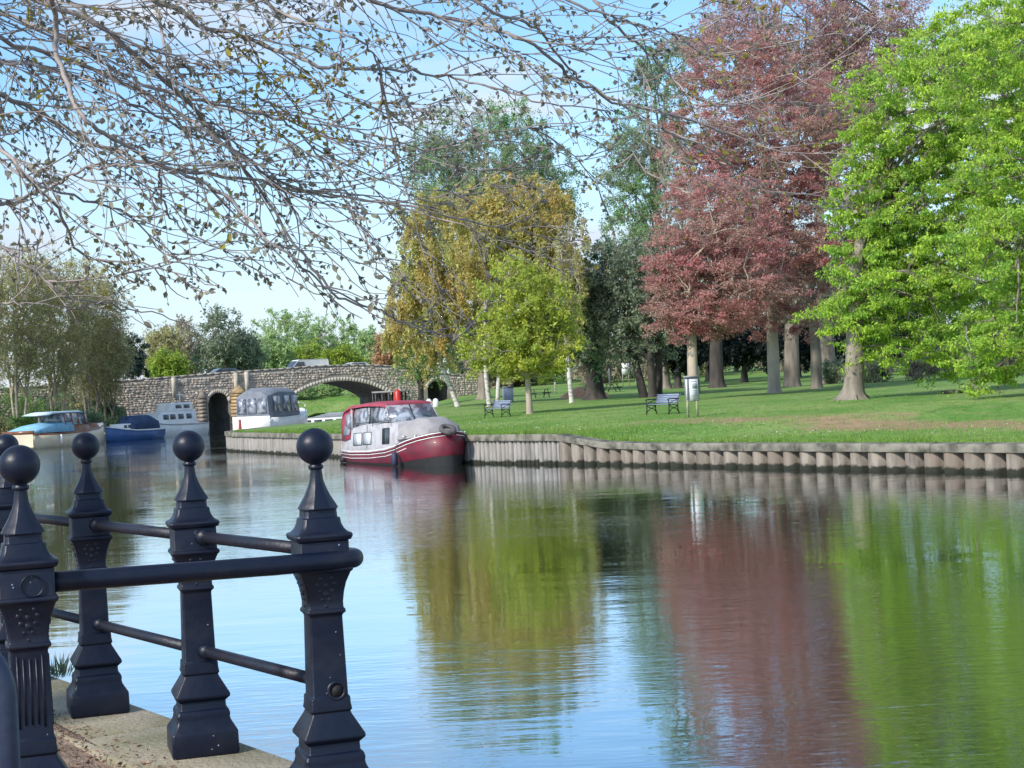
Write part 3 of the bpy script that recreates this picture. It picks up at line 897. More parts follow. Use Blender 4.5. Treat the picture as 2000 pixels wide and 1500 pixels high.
# near tubular hoop at the bottom left
h0 = at(15, 1400, 3.45)
hoop = thing('hoop_barrier', 'bent blue black steel tube hoop, cut off at the bottom left of the view', 'barrier', (h0.x, h0.y, QZ))
zt = at(0, 1236, 3.45).z - QZ
pp = [(0, 0, -.02), (0, 0, zt - .14)] + [(-.14 + .14 * math.cos(a), -.14 * .3 * 0 , zt - .14 + .14 * math.sin(a)) for a in np.linspace(0.15, math.pi / 2, 8)]
pp += [(-.9, 0, zt)] + [(-.9 - .14 * math.sin(a), 0, zt - .14 + .14 * math.cos(a)) for a in np.linspace(0.15, math.pi / 2, 8)] + [(-1.04, 0, -.02)]
m_ = MB(); m_.tube(pp, .0225, 18); m_.build('tube', M['tube'], hoop, smooth=True)
for x_ in (0, -1.04):
    m_ = MB(); m_.lathe([(.05, 0), (.05, .008), (.03, .012)], (x_, 0, 0)); m_.build('foot_plate', M['tube'], hoop)

# weeds at the quay edge
def tuft(name, label, cat, P_, n_, hgt, spread, mat, lean=(0, 0), group=None):
    m_ = MB(); C_ = np.array(P_)[None] + np.c_[rng.normal(0, spread * .4, (n_, 2)), np.zeros(n_)]
    D_ = np.c_[rng.normal(0, .45, (n_, 2)) + np.array(lean), np.ones(n_)]
    batch_leaves(m_, C_, D_, rng.uniform(.4, 1, n_) * hgt, rng.uniform(.08, .16, n_) * hgt * .5, .2)
    o_ = m_.build(name, mat); tag(o_, label, cat, group); return o_
wp = onz(100, 1318, QZ)
tuft('weed', 'small dark green weed on the quay edge left of the second railing post', 'weed', (wp.x + .05, wp.y, QZ - .02), 60, .16, .06, LM['greygreen'])

# ------------------------------------------------------------------ stone bridge
BP0, BP1 = at(245, 790, 152), at(880, 775, 172)
BP0.z = BP1.z = 0
eb = (BP1 - BP0).normalized(); LB = (BP1 - BP0).length
nbv = Vector((eb.y, -eb.x, 0))              # towards us
def s_of(px):
    """distance along the bridge face of photo column px"""
    d = F + RT * ((px - 1000) / FPX) - UP * (30 / FPX)
    # (t d) on the line BP0 + s eb
    a11, a12, a21, a22 = d.x, -eb.x, d.y, -eb.y
    det = a11 * a22 - a12 * a21
    t = (BP0.x * a22 - a12 * BP0.y) / det
    s = (a11 * BP0.y - a21 * BP0.x) / det
    return s, t * d.y
def z_at(px, py):
    s, Y = s_of(px)
    return at(px, py, Y).z
bridge = thing('stone_bridge', 'old rubble stone road bridge with one wide arch and two small ones', 'bridge')
tops = [(150, 750), (245, 743), (330, 736), (430, 728), (500, 723), (560, 719), (620, 714), (700, 712), (760, 713), (800, 718), (880, 730), (960, 740)]
ts = np.array([s_of(a)[0] for a, b in tops]); tz = np.array([z_at(a, b) for a, b in tops])
ts[0] = -24; tz[0] = tz[1] - .6; ts[-1] = LB + 5; tz[-1] = tz[-2] - .6
top = lambda s: float(np.interp(s, ts, tz))
def arch(pxl, pxr, py_c, py_sp, bottom=-0.6):
    s0, s1 = s_of(pxl)[0], s_of(pxr)[0]
    return dict(s0=s0, s1=s1, zc=z_at((pxl + pxr) / 2, py_c), zs=z_at((pxl + pxr) / 2, py_sp), bottom=bottom)
arches = [arch(406, 447, 767, 787), arch(560, 768, 744, 778), arch(836, 877, 742, 756, 1.0)]
def soff(A, s):
    c = (A['s0'] + A['s1']) / 2; h = (A['s1'] - A['s0']) / 2
    rise = A['zc'] - A['zs']
    if rise >= h * .98: return A['zs'] + rise * math.sqrt(max(0, 1 - ((s - c) / h) ** 2))
    Rr = (h * h + rise * rise) / (2 * rise)
    return A['zc'] - Rr + math.sqrt(max(0, Rr * Rr - (s - c) ** 2))
WB = 7.5
PARA = 1.0
cols = []
sgrid = list(np.arange(-24, LB + 4, 0.7))
for A in arches: sgrid += list(np.linspace(A['s0'], A['s1'], 22))
sgrid = sorted(sgrid)
def in_arch(s):
    for A in arches:
        if A['s0'] - 1e-6 <= s <= A['s1'] + 1e-6: return A
    return None
def W3(s, back, z):
    p = BP0 + eb * s - nbv * back
    return (p.x, p.y, z)
bms = {0: MB(), WB: MB()}; sm_ = MB()
for a_s, b_s in zip(sgrid[:-1], sgrid[1:]):
    if b_s - a_s < 1e-5: continue
    A = in_arch((a_s + b_s) / 2)
    za, zb = (soff(A, a_s), soff(A, b_s)) if A else (-1.0, -1.0)
    ta, tb = top(a_s) - PARA, top(b_s) - PARA
    for bk in (0, WB):
        bms[bk].add([W3(a_s, bk, za), W3(b_s, bk, zb), W3(b_s, bk, tb), W3(a_s, bk, ta)], np.array([[0, 1, 2, 3] if bk == 0 else [3, 2, 1, 0]]))
    if A:
        sm_.add([W3(a_s, 0, za), W3(b_s, 0, zb), W3(b_s, WB, zb), W3(a_s, WB, za)], np.array([[0, 3, 2, 1]]))
for A in arches:
    for s_, dz in ((A['s0'], 1), (A['s1'], 1)):
        sm_.add([W3(s_, 0, -1), W3(s_, WB, -1), W3(s_, WB, A['zs']), W3(s_, 0, A['zs'])], np.array([[0, 1, 2, 3]]))
for m_ in bms.values(): m_.build('spandrel_wall', M['mortar'], bridge)
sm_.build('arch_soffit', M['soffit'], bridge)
rd = MB()
for a_s, b_s in zip(sgrid[:-1], sgrid[1:]):
    if b_s - a_s < 1e-5: continue
    rd.add([W3(a_s, .4, top(a_s) - PARA), W3(b_s, .4, top(b_s) - PARA), W3(b_s, WB - .4, top(b_s) - PARA), W3(a_s, WB - .4, top(a_s) - PARA)], np.array([[0, 1, 2, 3]]))
rd.build('road_deck', M['tarmac'], bridge)
for bk in (0.0, WB - .38):
    m_ = MB()
    for a_s, b_s in zip(sgrid[:-1], sgrid[1:]):
        if b_s - a_s < 1e-5: continue
        za, zb = top(a_s), top(b_s)
        m_.loft([[Vector(W3(s_, bk + .0, z_ - PARA - .01)), Vector(W3(s_, bk + .38, z_ - PARA - .01)), Vector(W3(s_, bk + .38, z_ - .10)), Vector(W3(s_, bk, z_ - .10))] for s_, z_ in ((a_s, za), (b_s, zb))], cap=False)
    m_.build('parapet', M['mortar'], bridge)
# rubble: every block proud of the mortar by its own amount
stones = []
z = 0.05; ci = 0
ring_w = 0.42
while z < 7.2:
    ch = random.uniform(.18, .30)
    s_ = -16.0 + random.uniform(0, .4)
    while s_ < LB + 3.4:
        w = random.uniform(.22, .58); sc_ = s_ + w / 2; zc = z + ch / 2
        ok = zc + ch / 2 < top(sc_) - .12
        for A in arches:
            if A['s0'] - ring_w * .9 < sc_ + w * .4 and sc_ - w * .4 < A['s1'] + ring_w * .9:
                sq = min(max(sc_, A['s0'] + .05), A['s1'] - .05)
                if zc - ch / 2 < soff(A, sq) + ring_w + .04: ok = False
        if ok and random.random() < .97:
            stones.append((sc_, zc + random.uniform(-.04, .04), (w - .01) * random.uniform(.92, 1.12), (ch - .01) * random.uniform(.85, 1.25), random.uniform(.02, .075)))
        s_ += w
    z += ch
units = []
for k_ in range(5):
    ang = np.linspace(0, 2 * math.pi, 8)[:-1] + rng.uniform(-.3, .3, 7)
    out_ = [(max(-.5, min(.5, .60 * math.cos(a_) * rng.uniform(.86, 1.12))), max(-.5, min(.5, .60 * math.sin(a_) * rng.uniform(.86, 1.12)))) for a_ in ang]
    ring = lambda y, k: [Vector((x_ * k, y, z_ * k)) for x_, z_ in out_]
    u_ = MB(); u_.loft([ring(.5, 1), ring(-.1, 1), ring(-.5, .74)]); units.append(u_)
rzb = math.atan2(eb.y, eb.x)
umeshes = []
for i_, (c1, c2) in enumerate((((.60, .50, .41), (.46, .38, .31)), ((.50, .42, .35), (.37, .31, .26)), ((.72, .62, .51), (.57, .48, .39)), ((.54, .43, .33), (.41, .33, .26)), ((.38, .33, .29), (.28, .25, .22)))):
    mt = surf('stone_tone_%d' % i_, c1, c2, 3, .9, .6, 20); umeshes.append(units[i_].mesh('stone', mt))
vis = [q for q in stones if q[0] > -1]
vis.sort(key=lambda q: -q[2] * q[3] * (1 if s_of(250)[0] < q[0] < s_of(790)[0] else .1))
first = set(id(q) for q in vis[:300])
rest = [MB() for _ in umeshes]
for q in stones:
    sc_, zc, w, h, pr_ = q
    P_ = BP0 + eb * sc_ + nbv * (pr_ / 2 - .03); P_.z = zc
    r_ = R(random.uniform(-14, 14)); ti = random.choice((0, 0, 1, 1, 2, 3, 4))
    if id(q) in first:
        o_ = linked(umeshes[ti], 'stone', bridge, P_, rzb, (w, pr_ + .06, h)); o_.rotation_euler = (0, r_, rzb)
    else:
        rot = Matrix.Rotation(rzb, 4, 'Z') @ Matrix.Rotation(r_, 4, 'Y') @ Matrix.Diagonal((w, pr_ + .06, h, 1))
        V = [rot @ Vector(v) + P_ for v in units[ti].v[0]]
        rest[ti].add(V, [tuple(f) for ff in units[ti].f for f in ff])
for ti, m_ in enumerate(rest):
    if m_.n: m_.build('rubble_stones', umeshes[ti].materials[0], bridge, kind='stuff')
# arch rings
def voussoirs(A, n_, dep):
    prev = None
    sl = np.linspace(A['s0'], A['s1'], n_ + 1)
    for a_s, b_s in zip(sl[:-1], sl[1:]):
        pa = np.array([a_s, soff(A, a_s)]); pb = np.array([b_s, soff(A, b_s)])
        def nrm(s):
            e = .05; x0 = max(A['s0'], s - e); x1 = min(A['s1'], s + e)
            t = np.array([x1 - x0, soff(A, x1) - soff(A, x0)]); t /= np.linalg.norm(t); return np.array([-t[1], t[0]])
        qa, qb_ = pa + nrm(a_s) * dep, pb + nrm(b_s) * dep
        ctr = (pa + pb + qa + qb_) / 4
        poly = [ctr + (p_ - ctr) * .965 for p_ in (pa, pb, qb_, qa)]
        m_ = MB(); m_.add([W3(p_[0], y_, p_[1]) for y_ in (-.09, .25) for p_ in poly], [(3, 2, 1, 0), (4, 5, 6, 7), (0, 1, 5, 4), (1, 2, 6, 5), (2, 3, 7, 6), (3, 0, 4, 7)])
        m_.build('voussoir', M['ashlar'], bridge)
voussoirs(arches[0], 12, .34); voussoirs(arches[1], 36, .40); voussoirs(arches[2], 12, .34)
# coping stones on the parapet
s_ = -20.0
while s_ < LB + 3:
    w = random.uniform(.7, 1.1); za, zb = top(s_), top(s_ + w)
    m_ = MB(); m_.loft([[Vector(W3(q, -.06, zz - .10)), Vector(W3(q, .44, zz - .10)), Vector(W3(q, .40, zz)), Vector(W3(q, .20, zz + .05)), Vector(W3(q, -.03, zz))] for q, zz in ((s_ + .012, za), (s_ + w - .012, zb))])
    m_.build('coping_stone', M['stone'], bridge); s_ += w
# pointed cutwater of yellow stone right of the small arch, and flat buttresses
sA = s_of(447)[0]; sB_ = s_of(482)[0]
for (s0, s1, dp, zt_, mt) in ((sA + .15, sB_, 1.7, z_at(465, 768), 'yellow_stone'), (s_of(385)[0], s_of(404)[0], .9, z_at(395, 778), 'stone'), (s_of(545)[0], s_of(559)[0], 1.4, z_at(552, 775), 'stone'), (s_of(770)[0], s_of(790)[0], 1.2, z_at(780, 772), 'ashlar')):
    zz = -.8; k_ = 0
    while zz < zt_ - .05:
        h = min(random.uniform(.32, .42), zt_ - zz); sm = (s0 + s1) / 2; d_ = dp * (1 - .02 * k_)
        for pair in (((s0, -.02), (sm, -d_), (sm, .0)), ((sm, -.0), (sm, -d_), (s1, -.02))):
            m_ = MB(); m_.add([W3(a_, b_, zc_) for zc_ in (zz + .012, zz + h - .012) for a_, b_ in pair], [(2, 1, 0), (3, 4, 5), (0, 1, 4, 3), (1, 2, 5, 4), (2, 0, 3, 5)])
            m_.build('cutwater_stone', M[mt], bridge)
        zz += h; k_ += 1
    m_ = MB(); sm = (s0 + s1) / 2
    m_.add([W3(s0 - .05, -.03, zt_), W3(sm, -dp - .05, zt_), W3(s1 + .05, -.03, zt_), W3(sm, -.03, zt_ + .9)], [(0, 1, 3), (1, 2, 3), (0, 2, 1)]); m_.build('cutwater_cap', M[mt], bridge)
for px in (462, 483, 340):
    s0 = s_of(px)[0]; m_ = MB(); zt_ = top(s0) - .1
    m_.add([W3(a_, b_, z_) for z_ in (z_at(px, 775), zt_) for a_, b_ in ((s0 - .2, .05), (s0 + .2, .05), (s0 + .2, -.22), (s0 - .2, -.22))], [(0, 1, 2, 3), (7, 6, 5, 4), (0, 4, 5, 1), (1, 5, 6, 2), (2, 6, 7, 3), (3, 7, 4, 0)])
    m_.build('pilaster', M['ashlar'], bridge)

# vehicles on the bridge
def vehicle(name, label, px, mat, kind, back=4.6, flip=1):
    s, _ = s_of(px)
    P_ = BP0 + eb * s - nbv * back
    v = thing(name, label, kind, (P_.x, P_.y, top(s) - PARA), rzb + (math.pi if flip < 0 else 0))
    if kind == 'van':
        L, W, H = 4.9, 1.9, 2.0
        out = [(-2.45, .35), (2.4, .35), (2.45, .9), (1.75, 1.15), (1.05, 1.95), (.8, 2.05), (-2.35, 2.05), (-2.45, 1.9)]
        wins = [[(1.68, 1.15), (1.08, 1.80), (.35, 1.80), (.35, 1.15)]]
    else:
        L, W, H = 4.2, 1.75, 1.45
        out = [(-2.1, .3), (2.1, .3), (2.12, .7), (1.2, .88), (.45, 1.40), (.2, 1.46), (-1.0, 1.46), (-1.3, 1.40), (-2.0, .95), (-2.12, .7)]
        wins = [[(1.05, .92), (.42, 1.34), (-.2, 1.36), (-.2, .92)], [(-.28, .92), (-.28, 1.36), (-1.0, 1.36), (-1.75, .96)]]
    hi = max(b for a, b in out)
    m_ = MB()
    rings = []
    for y_, k_, dz in ((-W / 2 + .12, .985, -.04), (-W / 2, 1, 0), (W / 2, 1, 0), (W / 2 - .12, .985, -.04)): pass
    def ringy(y_, inset): return [Vector((a * (1 - .02 * inset), y_ * (1 - .14 * max(0, (b - .9)) / max(.1, hi - .9)), b - (.03 * inset if b > 1 else 0))) for a, b in out]
    m_.loft([ringy(-W / 2 * .96, 1), ringy(-W / 2, 0), ringy(W / 2, 0), ringy(W / 2 * .96, 1)])
    m_.build('body', mat, v, bevel=.03)
    for sd in (-1, 1):
        for wn_ in wins:
            m_ = MB(); f_ = lambda a, b: Vector((a, sd * (W / 2 * (1 - .14 * max(0, (b - .9)) / (hi - .9)) + .006), b))
            m_.add([f_(a, b) for a, b in wn_], [tuple(range(len(wn_)))]); m_.build('side_window', M['glass'], v)
        for x_ in (-L * .31, L * .31):
            m_ = MB(); m_.tube([(x_, sd * (W / 2 - .2), .32), (x_, sd * (W / 2 + .01), .32)], .32, 16); m_.build('wheel', M['rubber'], v)
    (a0, b0), (a1, b1) = ((1.75, 1.15), (1.05, 1.95)) if kind == 'van' else ((1.2, .88), (.45, 1.40))
    m_ = MB(); yy0, yy1 = W / 2 * .9, W / 2 * .8
    nx, nz_ = .012, .010
    m_.add([(a0 - .03 + nx, -yy0, b0 + .03 + nz_), (a0 - .03 + nx, yy0, b0 + .03 + nz_), (a1 + .03 + nx, yy1, b1 - .03 + nz_), (a1 + .03 + nx, -yy1, b1 - .03 + nz_)], [(0, 1, 2, 3)]); m_.build('windscreen', M['glass'], v)
    return v
vehicle('panel_van', 'white van crossing the bridge above its wide arch', 622, M['white'], 'van', back=3.0, flip=-1).location.z -= .30
vehicle('parked_car', 'slate blue car on the bridge above the yellow stone pier', 452, M['carblue'], 'car', back=2.4, flip=-1).location.z -= .02
vehicle('parked_car', 'white car on the bridge right of the van', 718, M['white'], 'car', back=3.0, flip=-1).location.z -= .10

# ------------------------------------------------------------------ boats
def frame(loc, heading):
    return (loc[0], loc[1], loc[2]), math.atan2(heading[1], heading[0])
def hull_rings(L, W, stations):
    """stations: (t 0 stern..1 bow, beam factor, sheer z, keel z)"""
    out = []
    for t, b, zs, zk in stations:
        x = (t - .5) * L; h = W / 2 * b
        out.append([Vector((x, -h, zs)), Vector((x, -h * .97, zs * .45)), Vector((x, -h * .72, zk * .6)), Vector((x, 0, zk)), Vector((x, h * .72, zk * .6)), Vector((x, h * .97, zs * .45)), Vector((x, h, zs))])
    return out
def hull(boat, L, W, st, mat, bottom=None, name='hull'):
    m_ = MB(); m_.loft(hull_rings(L, W, st)); return m_.build(name, mat, boat)
def strake(boat, L, W, st, dz, r_, mat, name='rub_rail', frac=None, t0=0, t1=1):
    for sd in (-1, 1):
        P_ = []
        for t, b, zs, zk in st:
            if not t0 - 1e-6 <= t <= t1 + 1e-6: continue
            z_ = zs - dz; k_ = .97 + .03 * max(0, (z_ - .45 * zs) / (.55 * zs))
            P_.append(((t - .5) * L, sd * (W / 2 * b * k_ + .012), z_))
        m_ = MB(); m_.tube(P_, r_, 6); m_.build(name, mat, boat)
def panel(boat, pts_, mat, name, th=None):
    m_ = MB(); n_ = (pts_[1] - pts_[0]).cross(pts_[2] - pts_[0]).normalized()
    t = th or .012
    k = len(pts_)
    V = [p + n_ * t for p in pts_] + [p - n_ * t for p in pts_]
    m_.add(V, [tuple(range(k)), tuple(range(k, 2 * k))[::-1]] + [((j + 1) % k, j, k + j, k + (j + 1) % k) for j in range(k)]); return m_.build(name, mat, boat)
V3 = lambda *a: Vector(a)

# --- the maroon and grey cruiser in the middle
hd = Vector((.45, -.89, 0)).normalized()
mid = at(782, 912, 62.3)
RL, RW = 8.6, 2.55
loc, rz = frame((mid.x + .25, mid.y + .3, 0), hd)
rb = thing('river_cruiser', 'maroon hulled cruiser with grey cabin and maroon canopy, moored at the pilings', 'boat', loc, rz)
rst = [(0, .86, .55, -.35), (.15, .95, .52, -.45), (.4, 1, .56, -.5), (.6, 1, .66, -.5), (.72, .99, .80, -.45), (.82, .93, .98, -.38), (.9, .78, 1.12, -.25), (.96, .52, 1.22, -.1), (1.0, .16, 1.28, .1)]
hull(rb, RL, RW, rst, M['maroon'])
# grey topsides over the after two thirds, white and red lines along them
ts_ = [q for q in rst if q[0] <= .72]
for sd in (-1, 1):
    m_ = MB(); V = []
    for t, b, zs, zk in ts_:
        x = (t - .5) * RL; V += [(x, sd * (RW / 2 * b * .995 + .014), zs - .12), (x, sd * (RW / 2 * b + .014), zs + .03)]
    m_.add(V, [(2 * i, 2 * i + 2, 2 * i + 3, 2 * i + 1) for i in range(len(ts_) - 1)]); m_.build('topside_panel', M['boatgrey'], rb)
strake(rb, RL, RW, rst, .03, .022, M['white']); strake(rb, RL, RW, rst, .16, .016, M['white'], 'coach_line'); strake(rb, RL, RW, rst, .30, .013, M['white'], 'coach_line', t0=0, t1=.82)
strake(rb, RL, RW, rst, .10, .034, M['maroon'])
for sd in (-1, 1):      # black boot topping; its deeper part at the bow is painted-in overhang shade
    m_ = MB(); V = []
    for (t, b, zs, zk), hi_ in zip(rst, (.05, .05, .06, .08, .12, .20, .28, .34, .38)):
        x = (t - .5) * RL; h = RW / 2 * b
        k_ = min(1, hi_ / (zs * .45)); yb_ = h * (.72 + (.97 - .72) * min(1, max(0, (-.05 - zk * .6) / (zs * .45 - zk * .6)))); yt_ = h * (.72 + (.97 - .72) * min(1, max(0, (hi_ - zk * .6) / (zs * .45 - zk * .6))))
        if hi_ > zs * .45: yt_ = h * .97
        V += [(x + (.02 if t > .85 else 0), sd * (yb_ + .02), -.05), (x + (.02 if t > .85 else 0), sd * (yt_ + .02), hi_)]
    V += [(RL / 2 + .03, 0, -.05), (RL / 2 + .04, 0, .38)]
    m_.add(V, [(2 * i, 2 * i + 2, 2 * i + 3, 2 * i + 1) for i in range(len(V) // 2 - 1)]); m_.build('boot_and_bow_shade', M['rubber'], rb)
m_ = MB(); m_.add([p + Vector((0, 0, .01)) for r_ in hull_rings(RL, RW, rst) for p in (r_[0], r_[6])], [(2 * i, 2 * i + 2, 2 * i + 3, 2 * i + 1) for i in range(len(rst) - 1)]); m_.build('deck', M['boatgrey'], rb)
# cabin: x from -3.9 to 1.2
ch_ = RW / 2 - .12
cab = MB()
prof_ = lambda x, h, y: [V3(x, -y, .5), V3(x, y, .5), V3(x, y * .93, h), V3(x, y * .5, h + .05), V3(x, -y * .5, h + .05), V3(x, -y * .93, h)]
cab.loft([prof_(-4.15, 1.02, ch_ * .93), prof_(-2.9, 1.45, ch_), prof_(-1.2, 1.62, ch_), prof_(.6, 1.66, ch_), prof_(1.75, 1.60, ch_ * .97)])
cab.build('cabin', M['boatgrey'], rb, bevel=.02)
sidey = lambda x, z, sd: sd * (ch_ * (1 - .07 * (z - .5) / 1.1) + .012)
def side_win(x0, x1, z0, z1, mat, name, sd, tz=0.0):
    o_ = panel(rb, [V3(x0, sidey(x0, z0, sd), z0), V3(x1, sidey(x1, z0, sd), z0 + tz), V3(x1, sidey(x1, z1, sd), z1 + tz), V3(x0, sidey(x0, z1, sd), z1)], M[mat], name, .014)
    m_ = MB(); z0_, z1_ = z0, z1
    P_ = [(x0, z0), (x1, z0 + tz), (x1, z1 + tz), (x0, z1), (x0, z0)]
    m_.tube([(a, sidey(a, b, sd) + sd * .01, b) for a, b in P_], .016, 5); f = m_.build('window_frame', M['darkmetal'], o_)
for sd in (-1, 1):
    side_win(-2.75, -1.85, .74, 1.22, 'curtain', 'window', sd, .03); side_win(-1.70, -.85, .78, 1.25, 'curtain', 'window', sd, .03)
    side_win(.35, 1.0, .82, 1.42, 'glass', 'window', sd, .03)
    m_ = MB(); m_.tube([(-1.3, sidey(-1.3, .6, sd), .62), (-1.3, sidey(-1.3, 1.6, sd), 1.55)], .01, 4); m_.build('cabin_seam', M['darkmetal'], rb)
# windscreen / wheelhouse glazing leaning frames and canopy
wy = ch_ * .88
zr = 2.34
roofp = [(-4.35, 1.75), (-4.0, 2.20), (-3.3, 2.36), (-1.6, 2.44), (.2, 2.42), (.45, 2.36)]
for sd in (-1, 1):
    y0, y1 = sd * (wy + .03), sd * (wy - .06)
    panel(rb, [V3(-3.0, y0, 1.46), V3(-1.15, y0, 1.60), V3(-1.15, y1, 2.28), V3(-2.9, y1, 2.20)], M['vinyl'], 'side_window')
    panel(rb, [V3(-1.05, y0, 1.62), V3(.95, y0, 1.68), V3(.42, y1, 2.28), V3(-1.05, y1, 2.29)], M['vinyl'], 'side_window')
    m_ = MB(); m_.tube([(-1.1, y0 + sd * .02, 1.60), (-1.1, y1 + sd * .02, 2.32)], .035, 5); m_.tube([(-3.05, y0, 1.42), (.95, y0 + sd * .01, 1.67)], .03, 5); m_.build('window_frame', M['darkmetal'], rb)
    m_ = MB(); m_.tube([(.98, y0, 1.67), (.44, y1, 2.32)], .035, 5); m_.build('window_frame', M['tarp'], rb)
    m_ = MB(); m_.tube([(-2.98, y0 + sd * .02, 1.40), (-3.2, y1 + sd * .02, 2.25)], .06, 6); m_.build('canopy_post', M['tarp'], rb)
    # aft canvas side with a clear window
    panel(rb, [V3(-4.2, y0 + sd * .03, .90), V3(-3.2, y0 + sd * .03, .98), V3(-3.05, y1, 2.24), V3(-3.9, y1, 2.16), V3(-4.32, y0, 1.70)], M['maroon_canvas'], 'canopy_side', .02)
    panel(rb, [V3(-4.0, y0 + sd * .06, 1.12), V3(-3.22, y0 + sd * .06, 1.18), V3(-3.14, y1 + sd * .035, 2.06), V3(-3.82, y1 + sd * .04, 1.98)], M['vinyl'], 'canopy_window', .012)
panel(rb, [V3(1.0, -wy, 1.66), V3(1.0, wy, 1.66), V3(.46, wy - .08, 2.30), V3(.46, -wy + .08, 2.30)], M['vinyl'], 'windscreen')
m_ = MB(); m_.tube([(1.02, 0, 1.66), (.47, 0, 2.32)], .025, 5); m_.build('windscreen_bar', M['darkmetal'], rb)
m_ = MB(); rr_ = []
for x, z in roofp:
    rr_.append([V3(x, -wy - .05, z - .14), V3(x, -wy + .02, z - .02), V3(x, -wy * .5, z + .04), V3(x, wy * .5, z + .04), V3(x, wy - .02, z - .02), V3(x, wy + .05, z - .14), V3(x, 0, z - .10)])
m_.loft(rr_); m_.build('canopy', M['maroon_canvas'], rb, smooth=False, bevel=.02)
panel(rb, [V3(-4.35, -wy, 1.70), V3(-4.35, wy, 1.70), V3(-4.2, wy, .95), V3(-4.2, -wy, .95)], M['maroon_canvas'], 'canopy_back', .02)
# grey tented cover over the fore cabin and well
m_ = MB()
fr = [[V3(1.70, -1.12, .98), V3(1.70, -1.0, 1.42), V3(1.70, -.55, 1.66), V3(1.70, .55, 1.66), V3(1.70, 1.0, 1.42), V3(1.70, 1.12, .98)],
      [V3(2.5, -1.14, 1.02), V3(2.5, -.98, 1.50), V3(2.5, -.5, 1.80), V3(2.5, .5, 1.80), V3(2.5, .98, 1.50), V3(2.5, 1.14, 1.02)],
      [V3(3.15, -1.02, 1.06), V3(3.1, -.88, 1.46), V3(3.1, -.4, 1.74), V3(3.1, .4, 1.74), V3(3.1, .88, 1.46), V3(3.15, 1.02, 1.06)],
      [V3(3.7, -.66, 1.14), V3(3.58, -.6, 1.34), V3(3.5, -.3, 1.50), V3(3.5, .3, 1.50), V3(3.58, .6, 1.34), V3(3.7, .66, 1.14)]]
m_.loft(fr); m_.build('foredeck_cover', M['tarp'], rb, bevel=.03)
# tyre fender on the bow, dark fenders, cleats, guard rail, ropes
def torus(mb, c, R1, r1, ax='z', n1=24, n2=8, tilt=None):
    V = []; Fs = []
    for i in range(n1):
        a = 2 * math.pi * i / n1
        for j in range(n2):
            b = 2 * math.pi * j / n2
            p = Vector(((R1 + r1 * math.cos(b)) * math.cos(a), (R1 + r1 * math.cos(b)) * math.sin(a), r1 * math.sin(b)))
            if tilt: p = tilt @ p
            V.append(Vector(c) + p)
    for i in range(n1):
        for j in range(n2):
            Fs.append((i * n2 + j, ((i + 1) % n1) * n2 + j, ((i + 1) % n1) * n2 + (j + 1) % n2, i * n2 + (j + 1) % n2))
    mb.add(V, Fs)
m_ = MB(); torus(m_, (4.28, -.12, 1.34), .25, .095, tilt=Matrix.Rotation(R(28), 3, 'Y')); m_.build('tyre_fender', M['tyre'], rb, smooth=True)
m_ = MB(); m_.tube([(2.15, -RW / 2 - .12, .02), (2.15, -RW / 2 - .13, .1), (2.15, -RW / 2 - .13, .46), (2.15, -RW / 2 - .1, .56)], [.05, .12, .12, .04], 10); m_.tube([(2.15, -RW / 2 - .1, .6), (2.15, -RW / 2, .86)], .012, 4); m_.build('fender', M['fender'], rb, smooth=True)
m_ = MB(); m_.tube([(-4.35, -1.15, .12), (-4.35, -.95, .15), (-4.5, -.5, .2)], [.12, .14, .08], 8); m_.build('stern_fender', M['rubber'], rb, smooth=True)
m_ = MB()
for x, y in ((3.3, -1.02), (3.3, 1.02), (2.6, -1.2)): m_.box((x, y, 1.1), (.05, .05, .16)); m_.box((x, y, 1.19), (.16, .04, .03))
m_.build('mooring_cleat', M['steel'], rb)
m_ = MB()
for x in (-2.4, -.6, 1.3):
    m_.tube([(x, -ch_ + .02, 1.5), (x, -ch_ + .02, 1.66)], .012, 5)
m_.tube([(-2.4, -ch_ + .02, 1.62), (1.3, -ch_ + .02, 1.74)], .014, 5); m_.build('grab_rail', M['darkmetal'], rb)

pr_a = Matrix.Translation(loc) @ Matrix.Rotation(rz, 4, 'Z') @ V3(4.0, .35, 1.28)
pr_b = onz(962, 846, 1.06)
m_ = MB(); m_.tube([pr_a.lerp(pr_b, t) - Vector((0, 0, .22 * math.sin(math.pi * t))) for t in np.linspace(0, 1, 9)], .016, 5)
tag(m_.build('mooring_rope', M['tarp']), 'slack mooring rope from the maroon boat bow to the bank', 'rope')
def simple_boat(label, name, px, Y, heading, L, W, st, mat, extra, z0=0):
    p = at(px, 790, Y)
    loc, rz = frame((p.x, p.y, 0), Vector(heading).normalized())
    b_ = thing(name, label, 'boat', loc, rz)
    hull(b_, L, W, st, mat)
    m_ = MB(); m_.add([p_ + Vector((0, 0, .01)) for r_ in hull_rings(L, W, st) for p_ in (r_[0], r_[6])], [(2 * i, 2 * i + 2, 2 * i + 3, 2 * i + 1) for i in range(len(st) - 1)])
    m_.build('deck', M['white'], b_)
    extra(b_, L, W, st); return b_
def cabin_block(b_, x0, x1, y, z0, z1, mat, name='cabin', rake=(.1, .35), bev=.04):
    m_ = MB(); m_.loft([[V3(x0, -y, z0), V3(x1, -y, z0), V3(x1, y, z0), V3(x0, y, z0)], [V3(x0 + rake[0], -y * .9, z1), V3(x1 - rake[1], -y * .9, z1), V3(x1 - rake[1], y * .9, z1), V3(x0 + rake[0], y * .9, z1)]])
    return m_.build(name, M[mat], b_, bevel=bev)
